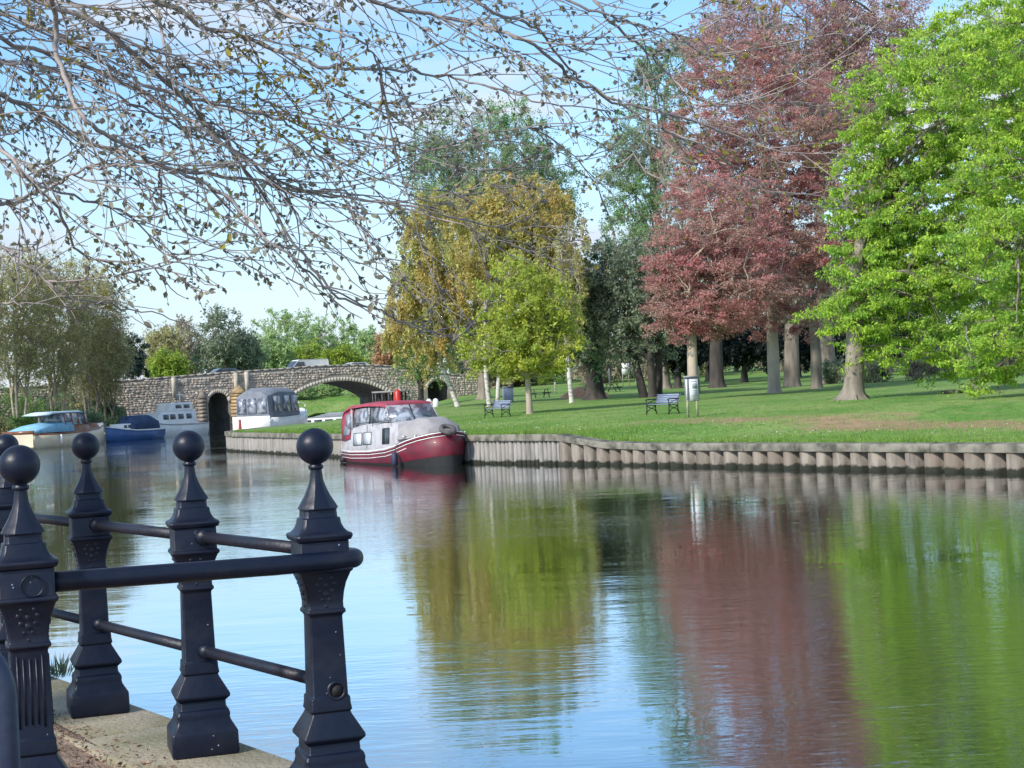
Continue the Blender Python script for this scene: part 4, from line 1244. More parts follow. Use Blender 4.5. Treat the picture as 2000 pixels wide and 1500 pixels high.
def win_row(b_, xs, y, z0, z1, mat, zz0, zz1, ww):
    for x in xs:
        for sd in (-1, 1):
            f = lambda z: sd * (y * (1 - .1 * (z - zz0) / (zz1 - zz0)) + .012)
            o_ = panel(b_, [V3(x - ww / 2, f(z0), z0), V3(x + ww / 2, f(z0), z0), V3(x + ww / 2, f(z1), z1), V3(x - ww / 2, f(z1), z1)], M[mat], 'window', .012)
st_gen = [(0, .88, .85, -.3), (.3, .98, .82, -.4), (.6, 1, .88, -.4), (.8, .8, 1.02, -.3), (.93, .42, 1.18, -.1), (1, .06, 1.28, .2)]
# cream cruiser with wood and pale blue canvas
def ex_cream(b_, L, W, st):
    m_ = MB(); m_.add([(-L / 2 - .03, -W * .44, .10), (-L / 2 - .03, W * .44, .10), (-L / 2 - .03, W * .44, .86), (-L / 2 - .03, -W * .44, .86)], [(0, 1, 2, 3)]); m_.build('transom', M['cream'], b_)
    strake(b_, L, W, st, .02, .05, M['varnish'], 'gunwale')
    m_ = MB(); m_.box((-L / 2 + .05, 0, .96), (.12, W * .9, .22)); m_.build('transom_board', M['varnish'], b_)
    m_ = MB(); m_.loft([[V3(x, -W * .43, .9), V3(x, -W * .40, z), V3(x, 0, z + .12), V3(x, W * .40, z), V3(x, W * .43, .9)] for x, z in ((-L / 2 + .3, 1.05), (-L * .3, 1.35), (-L * .02, 1.45))]); m_.build('cockpit_cover', M['skyblue'], b_)
    cabin_block(b_, -L * .14, L * .20, W * .42, .85, 1.32, 'varnish', 'cabin_side')
    cabin_block(b_, -L * .12, L * .18, W * .40, 1.30, 1.98, 'vinyl', 'wheelhouse_glass', (.05, .4), .0)
    for x in (-L * .11, -L * .03, L * .05, L * .13):
        for sd in (-1, 1):
            m_ = MB(); m_.tube([(x, sd * W * .405, 1.3), (x - .05, sd * W * .365, 2.0)], .045, 5); m_.build('window_post', M['varnish'], b_)
    m_ = MB(); m_.loft([[V3(x, -W * .41, z), V3(x, -W * .2, z + .12), V3(x, W * .2, z + .12), V3(x, W * .41, z), V3(x, 0, z - .04)] for x, z in ((-L * .30, 1.94), (-L * .22, 2.02), (L * .12, 2.02), (L * .14, 1.96))]); m_.build('roof', M['paleroof'], b_)
    cabin_block(b_, L * .2, L * .34, W * .34, .98, 1.30, 'varnish', 'fore_cabin')
    for x in (-L * .22, L * .1):
        m_ = MB(); m_.tube([(x, -W * .5 - .08, .75), (x, -W * .5 - .1, .2)], [.09, .07], 8); m_.build('fender', M['white'], b_, smooth=True)
simple_boat('cream wooden cruiser with pale blue canvas cover, moored leftmost along the far bank', 'wooden_cruiser', 118, 126, (.36, .93, 0), 9.6, 2.9, st_gen, M['cream'], ex_cream).scale = (1.12, 1.12, 1.3)
def ex_blue(b_, L, W, st):
    strake(b_, L, W, st, .02, .05, M['white'], 'gunwale')
    m_ = MB(); m_.loft([[V3(x, -W * .43, .9), V3(x, -W * .38, z), V3(x, -W * .2, z + .16), V3(x, W * .2, z + .16), V3(x, W * .38, z), V3(x, W * .43, .9)] for x, z in ((-L * .40, 1.5), (-L * .25, 1.95), (L * .05, 1.95), (L * .15, 1.3))]); m_.build('canopy', M['navy'], b_)
    cabin_block(b_, L * .1, L * .34, W * .36, .95, 1.45, 'white')
    win_row(b_, (L * .17, L * .25), W * .36, 1.08, 1.32, 'glass', .95, 1.45, .35)
    for x in (-L * .22, -L * .02, L * .15):
        m_ = MB(); m_.lathe([(.03, .62), (.15, .55), (.19, .38), (.15, .2), (.03, .12)], (x, -W * .5 - .18, 0), 10); m_.build('fender', M['white'], b_, smooth=True)
    m_ = MB(); m_.tube([(L * .1, 0, 1.4), (L * .1, 0, 3.0)], .03, 5); m_.build('mast', M['darkmetal'], b_)
simple_boat('small blue cruiser with dark blue canopy and round white fenders', 'blue_cruiser', 255, 137, (-.50, -.86, 0), 6.2, 2.3, st_gen, M['blue'], ex_blue)
def ex_white(b_, L, W, st):
    strake(b_, L, W, st, .02, .04, M['steel'], 'gunwale')
    cabin_block(b_, -L * .34, L * .28, W * .40, .85, 1.75, 'white', rake=(.1, .6)); win_row(b_, (-L * .22, -L * .1, L * .02, L * .12), W * .40, 1.2, 1.55, 'glass', .85, 1.75, .55)
    cabin_block(b_, -L * .30, L * .08, W * .36, 1.75, 2.35, 'white', 'flybridge'); win_row(b_, (-L * .2, -L * .08), W * .36, 1.95, 2.2, 'glass', 1.75, 2.35, .6)
    m_ = MB()
    for x in (-L * .45, -L * .25, 0, L * .2, L * .36): m_.tube([(x, -W * .44, .9), (x, -W * .44, 1.55)], .025, 5)
    m_.tube([(-L * .45, -W * .44, 1.55), (L * .38, -W * .36, 1.62)], .025, 5); m_.build('guard_rail', M['steel'], b_)
    m_ = MB(); m_.tube([(-L * .2, 0, 2.3), (-L * .2, 0, 3.1)], .05, 5); m_.box((-L * .2, 0, 2.9), (.1, .9, .08)); m_.build('mast', M['white'], b_)
    for x in (-L * .1, L * .02, L * .12):
        m_ = MB(); m_.tube([(x, -W * .5 - .1, .8), (x, -W * .5 - .12, .2)], [.1, .1], 8); m_.build('fender', M['blue'], b_, smooth=True)
simple_boat('white cabin cruiser with flybridge and blue fenders, moored by the small arch', 'white_cruiser', 325, 145, (-.62, -.78, 0), 7.0, 2.4, st_gen, M['white'], ex_white).scale = (1.12, 1.12, 1.30)
def ex_grey(b_, L, W, st):
    m_ = MB(); m_.box((-L / 2 - .03, 0, .62), (.06, W * .9, .95)); m_.build('transom', M['white'], b_)
    m_ = MB(); m_.loft([[V3(x, -y, 1.0), V3(x, -y * .93, z), V3(x, -y * .5, z + .28), V3(x, y * .5, z + .28), V3(x, y * .93, z), V3(x, y, 1.0)] for x, y, z in ((-L / 2 + .15, W * .40, 2.25), (-L * .3, W * .45, 2.5), (L * .05, W * .44, 2.45), (L * .2, W * .34, 1.5))]); m_.build('canopy', M['greycanvas'], b_, bevel=.05)
    for y in (-.82, 0, .82):
        panel(b_, [V3(-L / 2 + .12, y - .36, 1.25), V3(-L / 2 + .12, y + .36, 1.25), V3(-L / 2 + .12, y + .33, 2.15), V3(-L / 2 + .12, y - .33, 2.15)], M['vinyl'], 'canopy_window', .03)
    for sd in (-1, 1):
        for x in (-L * .34, -L * .16, L * .0):
            panel(b_, [V3(x - .45, sd * W * .455, 1.3), V3(x + .45, sd * W * .455, 1.3), V3(x + .42, sd * W * .43, 2.25), V3(x - .42, sd * W * .43, 2.25)], M['vinyl'], 'canopy_window', .03)
    m_ = MB(); m_.tube([(-L / 2 - .15, .9, .15), (-L / 2 - .12, .9, .95)], [.09, .07], 8); m_.build('lifebuoy', M['red'], b_)
    m_ = MB(); m_.box((-L / 2 - .4, 0, .25), (.7, W * .8, .08)); m_.build('swim_platform', M['white'], b_)
    m_ = MB(); m_.tube([(L * .3, -W * .35, 1.1), (L * .3, -W * .35, 1.7), (L * .47, 0, 1.8), (L * .3, W * .35, 1.7), (L * .3, W * .35, 1.1)], .03, 5); m_.build('guard_rail', M['steel'], b_)
simple_boat('white cruiser with a tall slate grey canopy, stern towards us, behind the grassy spit', 'canopy_cruiser', 540, 138, (.34, .94, 0), 7.5, 3.3, [(a, b, c + .15, d) for a, b, c, d in st_gen], M['white'], ex_grey).scale = (1.2, 1.2, 1.42)
def ex_low(b_, L, W, st):
    cabin_block(b_, -L * .4, L * .36, W * .40, .5, 1.0, 'white', rake=(.05, .15)); win_row(b_, [L * q for q in (-.3, -.15, 0, .15)], W * .4, .66, .86, 'glass', .5, 1.0, .7)
st_low = [(0, .9, .5, -.3), (.8, 1, .5, -.3), (.93, .7, .6, -.2), (1, .1, .7, .1)]
simple_boat('long low white boat moored under the wide arch, right of the grey canopied cruiser', 'low_boat', 640, 146, (.985, .17, 0), 6.6, 1.9, st_low, M['white'], ex_low)
def ex_trip(b_, L, W, st):
    m_ = MB(); m_.box((0, 0, 2.15), (L * .86, W * .95, .10)); m_.build('roof', M['tarp'], b_)
    for x in np.linspace(-L * .4, L * .4, 6):
        for sd in (-1, 1):
            m_ = MB(); m_.box((x, sd * W * .43, 1.35), (.14, .08, 1.5)); m_.build('roof_post', M['darkmetal'], b_)
    m_ = MB(); m_.box((0, 0, .85), (L * .82, W * .9, .5)); m_.build('cabin_side', M['red'], b_)
    m_ = MB(); m_.lathe([(.05, 2.3), (.34, 2.1), (.36, 1.2), (.3, 1.0)], (.5, -W * .5, 0), 12); m_.build('red_locker', M['red'], b_)
simple_boat('red and black open sided boat with flat roof, below the wide arch', 'trip_boat', 764, 149, (.97, .24, 0), 3.9, 1.9, [(a, b, c * .9, d) for a, b, c, d in st_low], M['red'], ex_trip).scale = (1, 1, 1.45)

# ------------------------------------------------------------------ park furniture
def make_bench(label, px, Y, face, group, mats=('slat', 'castiron')):
    p = place(px, Y)
    b_ = thing('park_bench', label, 'bench', (p.x, p.y, p.z), math.atan2(face[1], face[0]) + math.pi / 2, group)
    # local -y is the front... (face points along local -y)
    L = 1.55
    for k_ in range(5):
        m_ = MB(); m_.box((0, -.22 + .095 * k_, .44 - .006 * k_), (L, .075, .03)); m_.build('seat_slat', M[mats[0]], b_)
    for k_ in range(5):
        m_ = MB(); m_.box((0, .24 + .03 * k_, .52 + .075 * k_), (L, .025, .066)); m_.build('back_slat', M[mats[0]], b_)
    for x in (-L / 2 + .04, L / 2 - .04):
        m_ = MB()
        def bar(pts_, r_=.022): m_.tube([(x, a, b) for a, b in pts_], r_, 6)
        bar([(-.30, 0), (-.27, .2), (-.27, .44), (-.29, .64)], .027)
        bar([(.30, 0), (.22, .2), (.22, .44), (.30, .70), (.38, .90)], .027)
        bar([(-.27, .42), (.22, .40)], .027); bar([(-.33, .645), (-.2, .66), (.28, .66)], .03)
        bar([(-.25, .12), (-.12, .24), (.0, .27), (.12, .24), (.24, .12)], .018)
        bar([(-.24, .38), (-.1, .30), (0, .27), (.1, .30), (.2, .38)], .018); bar([(-.25, .46), (-.05, .56), (.2, .62)], .016)
        m_.build('end_frame', M[mats[1]], b_)
    return b_
make_bench('blue grey slatted bench with black iron ends beside the notice board', 1293, 68, (-.82, -.57), None)
make_bench('grey slatted bench with black iron ends, left of the slender yellow green tree', 970, 82, (-.80, -.60), None)
# notice board
p = place(1352, 62.5)
nb_ = thing('notice_board', 'grey framed notice board with white papers on two pale green posts', 'sign', (p.x, p.y, p.z), R(14))
for x in (-.22, .17):
    m_ = MB(); m_.box((x, 0, .42), (.085, .085, .88)); m_.build('post', M['greenwood'], nb_)
m_ = MB(); m_.box((-.02, 0, 1.10), (.56, .07, .96)); m_.build('case', M['boardframe'], nb_, bevel=.01)
m_ = MB(); m_.box((-.02, 0, 1.60), (.62, .16, .06)); m_.build('top_rail', M['tarp'], nb_)
m_ = MB(); m_.box((.06, -.045, 1.07), (.36, .015, .84)); m_.build('notice_paper', M['paper'], nb_)
m_ = MB()
for k_ in range(7): m_.box((.06 + .02 * (k_ % 2), -.055, 1.40 - k_ * .09), (.26 - .04 * (k_ % 3), .004, .022))
m_.box((.10, -.055, 1.22), (.2, .004, .16)); m_.build('print', M['print'], nb_)
m_ = MB(); m_.box((-.23, -.045, 1.10), (.08, .015, .80)); m_.build('side_panel', M['paper'], nb_)
# picnic table, bin, white boards, posts, heap
def picnic(px, Y, rz, label, mat='castiron'):
    p = place(px, Y); t_ = thing('picnic_table', label, 'table', (p.x, p.y, p.z), rz, 'picnic tables far back in the park')
    for k_ in range(5):
        m_ = MB(); m_.box((0, -.3 + .15 * k_, .75), (1.8, .14, .045)); m_.build('table_board', M[mat], t_)
    for y in (-.72, .72):
        m_ = MB(); m_.box((0, y, .45), (1.8, .26, .045)); m_.build('bench_board', M[mat], t_)
    for x in (-.65, .65):
        m_ = MB(); m_.tube([(x, -.62, 0), (x, -.25, .74)], .045, 4); m_.tube([(x, .62, 0), (x, .25, .74)], .045, 4); m_.box((x, 0, .40), (.06, 1.6, .09)); m_.build('trestle', M[mat], t_)
picnic(1054, 138, .4, 'dark picnic table on the far lawn right of the slender yellow green trunk')
picnic(1196, 150, 1.2, 'dark picnic table right of the broad ivy green trunk')
p = place(1224, 178); wb = thing('white_sign', 'white sign board standing on two legs far back in the park', 'sign', (p.x, p.y, p.z), .1)
m_ = MB(); m_.box((0, 0, 1.9), (.85, .06, 1.25)); m_.build('board', M['white'], wb)
m_ = MB(); m_.box((-.35, .04, .9), (.08, .08, 1.8)); m_.box((.35, .04, .9), (.08, .08, 1.8)); m_.build('legs', M['timber'], wb)
for px, Y, h, mt, lb in ((1192, 170, 2.1, 'birch', 'pale post standing left of the white sign in the far park'), (1085, 160, 1.1, 'birch', 'short pale post on the far lawn right of the picnic table'), (1244, 190, 2.6, 'white', 'broad pale post right of the white sign'), (1366, 118, 2.0, 'birch', 'pale leaning post just right of the notice board')):
    p = place(px, Y); m_ = MB(); m_.lathe([(.1, 0), (.09, h * .9), (.05, h)], (0, 0, 0), 8); o_ = m_.build('wooden_post', M[mt]); o_.location = p; tag(o_, lb, 'post')
p = place(992, 128); bn = thing('litter_bin', 'pale blue grey bin beside the white trunked birch', 'bin', (p.x, p.y, p.z), .2)
m_ = MB(); m_.box((0, 0, .55), (.75, .6, 1.1), taper=(1.08, 1.08)); m_.build('body', M['slat'], bn, bevel=.03)
m_ = MB(); m_.box((0, 0, 1.16), (.86, .7, .12)); m_.build('lid', M['boardframe'], bn)
p = place(1142, 128); m_ = MB()
hv = []
for i in range(13):
    for j in range(7):
        a, b = i / 12 * 2 - 1, j / 6 * 2 - 1
        h = max(0, 1 - a * a) * max(0, 1 - b * b); hv.append((a * 2.1, b * 1.0, h * .9 + (random.uniform(-.05, .05) if h > 0 else -.05)))
m_.add(hv, [(i * 7 + j, (i + 1) * 7 + j, (i + 1) * 7 + j + 1, i * 7 + j + 1) for i in range(12) for j in range(6)])
o_ = m_.build('sand_heap', M['orange']); o_.location = p; tag(o_, 'low orange brown heap of earth between the birch and the ivy green trunk', 'heap')
p = place(1864, 70); p.z = ground(p.x, p.y)
m_ = MB(); m_.tube([(-.55, 0, .07), (-.2, .03, .08), (.2, -.02, .075), (.55, .02, .065)], [.075, .08, .075, .06], 8); o_ = m_.build('log', M['bark_dark']); o_.location = p; tag(o_, 'short brown log lying on the lawn near the right edge', 'log')
# black box and white bags by the water behind the maroon boat
p = place(828, 140); bx = thing('storage_box', 'black box beside white bags on the grass behind the maroon boat', 'box', (p.x - .3, p.y, p.z), .1)
m_ = MB(); m_.box((0, 0, .5), (.55, .5, 1.0)); m_.build('case', M['rubber'], bx, bevel=.03); m_ = MB(); m_.box((0, 0, 1.03), (.6, .55, .07)); m_.build('lid', M['darkmetal'], bx)
for k_, lb in enumerate(('white sack on the grass next to the black box', 'white sack on the grass, second from the black box')):
    m_ = MB(); m_.loft([[V3(r_ * math.cos(a), r_ * .8 * math.sin(a), z) for a in np.linspace(0, 2 * math.pi, 9)[:-1]] for r_, z in ((.22, 0), (.3, .15), (.29, .5), (.22, .78), (.08, .88))])
    o_ = m_.build('white_sack', M['white'], smooth=True); o_.location = (p.x + .40 + .60 * k_, p.y, p.z); tag(o_, lb, 'sack', 'white sacks by the black box')

# ------------------------------------------------------------------ trees
def ptsin(rg, ell, n_, lo=0.35, hi=1.0, noise=None):
    w = np.array([e[3] * e[4] * e[5] for e in ell]) ** .8; w /= w.sum()
    out = []
    idx = rg.choice(len(ell), n_, p=w)
    d = rg.normal(size=(n_, 3)); d /= np.linalg.norm(d, axis=1)[:, None]
    r = (lo ** 2.2 + (hi ** 2.2 - lo ** 2.2) * rg.random(n_)) ** (1 / 2.2)
    # ragged outline: reach varies with direction
    ph = rg.uniform(0, 6, 6)
    rag = 1 + .05 * rg.normal(size=n_) + .12 * np.sin(5 * d[:, 0] + ph[0]) * np.sin(6 * d[:, 2] + ph[1]) + .09 * np.sin(11 * d[:, 1] + ph[2]) * np.sin(9 * d[:, 2] + ph[3]) + .07 * np.sin(19 * d[:, 0] + ph[4])
    E = np.array(ell)[idx]
    return E[:, :3] + d * (r * rag)[:, None] * E[:, 3:6]

def bez(a, c, b, K):
    t = np.linspace(0, 1, K)[None, :, None]
    return (1 - t) ** 2 * a[:, None] + 2 * t * (1 - t) * c[:, None] + t ** 2 * b[:, None]

def tree(name, label, px, Y, r0, crown_px, leafm, bark, nlimb=14, nclump=250, nleaf=9000, leaf=.2, spread=.45, hfork=None, droop=0.0,
         lean=0.0, flare=1.6, depthk=1.0, seed=1, stems=1, twig_r=.018, group=None, weep=0.0, aspect=.55, trunk_top=None, layers=0.0, lk=.55, ddir=None, twigm=None, flat=1.0):
    rg = np.random.default_rng(seed)
    B_ = place(px, Y)
    ell = []
    for (cx, cy, rx, ry) in crown_px:
        c = at(cx, cy, Y); k = Y / FPX
        ell.append((c.x - B_.x, rg.uniform(-.15, .15) * rx * k, c.z - B_.z, rx * k, rx * k * depthk, ry * k))
    ztop = max(e[2] + e[5] * .6 for e in ell); zbot = min(e[2] - e[5] for e in ell)
    hf = hfork if hfork is not None else max(1.2, zbot + .6)
    xc = np.average([e[0] for e in ell], weights=[e[3] for e in ell])
    root = thing(name, label, 'tree', B_, 0, group)
    tmb = MB(); bmb = MB()
    samples = []
    for st in range(stems):
        an = 2 * math.pi * st / max(1, stems) + .6
        off = np.array([math.cos(an), math.sin(an), 0]) * (r0 * 1.2 if stems > 1 else 0)
        zt_ = trunk_top or (hf + (ztop - hf) * .8)
        fr = np.array([0, .02, .05]); t = np.r_[0, .15 / (zt_ + .15), (.15 + r0 * .35) / (zt_ + .15), (.15 + r0 * .9) / (zt_ + .15), (.15 + r0 * 2.2) / (zt_ + .15), np.linspace((.15 + r0 * 4) / (zt_ + .15), 1, 10)]; zz = -.15 + t * (zt_ + .15)
        sway = np.interp(zz, [0, hf, zt_], [0, lean * .5, lean]) + r0 * .5 * np.sin(t * 7 + seed) * t
        spread_ = (np.interp(zz, [0, zt_], [0, (1.4 if stems > 1 else 0)]))
        towards = np.interp(zz, [0, hf * 1.3, zt_], [0, .03 * xc, .6 * xc])
        P = np.c_[sway + towards + off[0] + math.cos(an) * spread_, r0 * .4 * np.sin(t * 5 + seed * 2) * t + off[1] + math.sin(an) * spread_, zz]
        rs = r0 / (1 if stems == 1 else 1.6)
        rad = np.interp(zz, [-.15, .0, r0 * .35, r0 * .9, r0 * 2.2, max(hf, r0 * 3), zt_], [rs * flare, rs * (1 + (flare - 1) * .8), rs * (1 + (flare - 1) * .42), rs * (1 + (flare - 1) * .16), rs * 1.0, rs * .84, rs * .12])
        # extra points near the foot for the root flare
        tmb.tube(P, rad, 12)
        samples.append(P[zz > hf * .8]); trunkP = P
    if flare > 1.9:      # buttress roots
        for k in range(7):
            an = k * 2 * math.pi / 7 + rg.uniform(-.3, .3); Lr = r0 * rg.uniform(2.0, 3.6)
            pr_ = [(math.cos(an) * q * Lr, math.sin(an) * q * Lr, (1 - q) ** 2.2 * r0 * 2.2 - .06 * q) for q in (0.12, .3, .5, .75, 1.0)]
            tmb.tube(pr_, [r0 * .5, r0 * .36, r0 * .24, r0 * .14, r0 * .05], 7)
    S = np.concatenate(samples)
    # limbs
    end = ptsin(rg, ell, nlimb, .35, .85)
    zs_ = S[:, 2]
    want = hf + (end[:, 2] - hf) * rg.uniform(.25, .6, nlimb) - (0.15 * np.linalg.norm(end[:, :2], axis=1))
    si = np.array([np.argmin(np.abs(zs_ - w) + rg.random(len(zs_)) * .2) for w in want])
    a = S[si]
    mid_ = (a + end) / 2 + np.c_[np.zeros((nlimb, 2)), np.linalg.norm(end - a, axis=1) * (.16 - .1 * droop)]
    LP = bez(a, mid_, end, 7); LP[:, 1:-1] += rg.normal(0, .04, (nlimb, 5, 3)) * np.linalg.norm(end - a, axis=1)[:, None, None] * .5
    Lr_ = r0 * .36 * np.linspace(1, .10, 7)[None] * rg.uniform(.7, 1.15, (nlimb, 1))
    batch_tubes(bmb, LP, Lr_, 6)
    # secondary branches
    LS = LP[:, 1:].reshape(-1, 3)
    n2 = nlimb * 4
    e2 = ptsin(rg, ell, n2, .55, .95)
    d = np.linalg.norm(e2[:, None] - LS[None], axis=2) ; j = np.argmin(d + rg.random(d.shape) * d.mean() * .25, axis=1)
    a2 = LS[j]; m2 = (a2 + e2) / 2 + np.c_[np.zeros((n2, 2)), np.linalg.norm(e2 - a2, axis=1) * (.10 - .15 * droop)]
    P2 = bez(a2, m2, e2, 5); P2[:, 1:-1] += rg.normal(0, .05, (n2, 3, 3)) * np.linalg.norm(e2 - a2, axis=1)[:, None, None] * .5
    batch_tubes(bmb, P2, np.full((n2, 1), r0 * .11) * np.linspace(1, .2, 5)[None] + twig_r * .5, 4)
    S2 = np.concatenate([LS, P2[:, 1:].reshape(-1, 3)])
    # clump twigs
    C_ = ptsin(rg, ell, nclump, .40, 1.08)
    if layers:      # boughs spread in tiers, drooping outwards
        rr_ = np.linalg.norm(C_[:, :2] - np.array([xc, 0]), axis=1); zq = C_[:, 2] + .16 * rr_ + .9 * layers * np.sin(C_[:, 0] * .7 + seed) * np.cos(C_[:, 1] * .6 + C_[:, 0] * .35)
        C_[:, 2] += (np.round(zq / layers) * layers - zq) * lk
    near = np.empty(nclump, dtype=int)
    for i0 in range(0, nclump, 400):
        dd = np.linalg.norm(C_[i0:i0 + 400, None] - S2[None], axis=2); near[i0:i0 + 400] = np.argmin(dd, axis=1)
    a3 = S2[near]; v3 = C_ - a3; l3 = np.linalg.norm(v3, axis=1)
    lim = 4.0 * max(1, spread); over = l3 > lim
    C_[over] = a3[over] + v3[over] / l3[over][:, None] * lim; v3 = C_ - a3; l3 = np.linalg.norm(v3, axis=1)
    m3 = (a3 + C_) / 2 + np.c_[np.zeros((nclump, 2)), l3 * (.12 - .2 * droop)]
    P3 = bez(a3, m3, C_, 3)
    batch_tubes(bmb, P3, np.full((nclump, 1), twig_r) * np.linspace(1, .35, 3)[None], 3)
    # fine twigs fanning from each clump
    nt = nclump * (2 if Y > 105 or Y < 75 else 3)
    ci = rg.integers(0, nclump, nt); base = C_[ci] - v3[ci] * rg.uniform(0, .5, (nt, 1))
    tipd = rg.normal(size=(nt, 3)) * spread * .9 + v3[ci] / (l3[ci][:, None] + .01) * spread * .8
    if layers: tipd[:, 2] *= .45
    if weep: tipd = tipd * .35 + np.c_[np.zeros((nt, 2)), -weep * rg.uniform(.4, 1.3, nt)]
    P4 = np.stack([base, base + tipd * .5 + rg.normal(0, .06, (nt, 3)), base + tipd], 1)
    batch_tubes(bmb, P4[:, ::2], np.full((nt, 1), twig_r * .45) * np.array([1, .5])[None], 3)
    tr = tmb.build('trunk', M[bark], root, smooth=True)
    bmb.build('branches', M[twigm or bark], root, kind='stuff')
    if nleaf:
        lmb = MB()
        # clump weights differ: light and dense boughs
        w = rg.gamma(1.3, 1, nt); w /= w.sum(); li = rg.choice(nt, nleaf, p=w)
        tt = rg.random((nleaf, 1)) ** .8
        pos = P4[li, 0] * (1 - tt) + P4[li, 2] * tt + rg.normal(0, 1, (nleaf, 3)) * spread * .26 * np.array([1, 1, flat])
        D_ = rg.normal(size=(nleaf, 3)); D_[:, 2] -= droop * 1.4 + (1.0 if weep else 0)
        Lf = leaf * rg.uniform(.6, 1.25, nleaf)
        batch_leaves(lmb, pos, D_, Lf, Lf * aspect * (1.1 if Y > 105 else 1), .12, rg, tri=Y > 105)
        lmb.build('foliage', LM[leafm], root, kind='stuff')
    return root

# middle group
tree('maple_tree', 'slender young tree with bright yellow green leaves and a pale trunk, right of a bench', 1033, 84, .17, [(1025, 585, 88, 95), (1050, 660, 88, 80), (960, 670, 66, 62), (1010, 700, 90, 45), (1080, 590, 50, 70)], 'maple', 'bark_pale', 14, 520, 30000, .20, .30, hfork=2.0, seed=3, flare=1.3, twig_r=.012)
tree('birch_tree', 'weeping birch with a leaning white trunk and amber crown, left of the park group', 893, 118, .19, [(880, 440, 112, 85), (835, 530, 80, 95), (900, 560, 95, 100), (835, 630, 78, 75), (800, 590, 45, 80)], 'amber', 'birch', 16, 800, 52000, .24, .45, hfork=3.5, seed=4, lean=-2.2, weep=1.3, flare=1.3, twig_r=.014, twigm='twig_far')
tree('birch_tree', 'birch with forked white trunk and wide amber crown behind the left bench', 962, 112, .26, [(1000, 400, 118, 70), (1060, 460, 90, 90), (960, 480, 90, 90), (1080, 560, 70, 90)], 'amber', 'birch', 16, 800, 52000, .24, .45, hfork=2.6, seed=5, stems=2, weep=1.2, flare=1.3, twig_r=.014, twigm='twig_far')
tree('birch_tree', 'thin straight birch with a mottled white trunk right of the yellow green tree', 1116, 108, .16, [(1095, 560, 48, 120), (1120, 480, 40, 60)], 'olive', 'birch', 8, 130, 5000, .16, .4, hfork=4.5, seed=6, lean=-.5, weep=.8, flare=1.3)
tree('lime_tree', 'tall sparse green tree rising above the amber birches', 945, 150, .55, [(950, 290, 140, 98), (860, 340, 80, 85), (1050, 370, 85, 100), (950, 420, 160, 100)], 'lime_far', 'bark', 20, 1000, 66000, .215, .62, hfork=5, seed=7, twig_r=.03)
tree('ivy_clad_tree', 'dark trunked tree wrapped in deep green leaves behind the thin birch', 1162, 116, .62, [(1145, 610, 62, 105), (1190, 540, 62, 75), (1120, 660, 50, 60), (1165, 690, 30, 60)], 'dark', 'bark_dark', 14, 420, 22000, .24, .5, hfork=3, seed=8, flare=1.7)
tree('hawthorn_tree', 'open many stemmed grey green tree behind the right hand bench', 1272, 112, .48, [(1225, 560, 100, 85), (1290, 610, 80, 80), (1205, 650, 80, 60), (1290, 520, 60, 60)], 'greygreen', 'bark_dark', 24, 700, 24000, .22, .5, hfork=2.6, seed=9, stems=3, flare=1.3, twig_r=.02)
tree('lime_tree', 'tall pale leaved tree standing behind the left side of the copper beeches', 1300, 150, .5, [(1280, 240, 75, 120), (1245, 380, 60, 110), (1320, 380, 80, 130), (1235, 480, 75, 75), (1215, 330, 50, 90), (1290, 130, 70, 60)], 'lime_far', 'bark', 18, 800, 42000, .215, .6, hfork=6, seed=10, twig_r=.026)
tree('bushy_tree', 'low green tree at the left foot of the amber birches before the bridge', 822, 150, .3, [(815, 650, 58, 75), (800, 710, 55, 38), (850, 600, 40, 60), (850, 700, 45, 45)], 'mid', 'bark_dark', 12, 300, 12000, .24, .5, hfork=2, seed=11)
# copper beeches
tree('copper_beech', 'copper beech with a pale straight trunk right behind the notice board', 1354, 92, .31, [(1400, 440, 115, 110), (1350, 520, 85, 90), (1420, 560, 120, 80), (1315, 560, 52, 80), (1380, 625, 85, 50), (1310, 620, 45, 50)], 'copper', 'bark_pale', 22, 1300, 76000, .15, .42, hfork=5.5, seed=12, layers=1.3, lk=.4, flare=1.35, twig_r=.018, flat=.5)
tree('copper_beech', 'larger copper beech with a pale trunk, between notice board and flared root tree', 1513, 100, .40, [(1500, 250, 190, 130), (1600, 430, 110, 150), (1480, 400, 150, 150), (1560, 580, 100, 70), (1450, 130, 130, 70), (1480, 610, 90, 50), (1650, 300, 90, 120), (1460, 500, 90, 80), (1380, 330, 90, 80), (1540, 500, 90, 90)], 'copper', 'bark_pale', 28, 2000, 140000, .165, .48, hfork=6.0, seed=13, layers=1.6, lk=.4, flare=1.35, twig_r=.02, flat=.5)
tree('beech_tree', 'tall nearly bare beech with dusky red buds above the copper crowns', 1620, 128, .6, [(1560, 60, 190, 95), (1700, 80, 120, 120), (1620, 180, 160, 100), (1420, 70, 90, 55)], 'copper_top', 'bark', 26, 1300, 60000, .22, .7, hfork=9, seed=14, twig_r=.024)
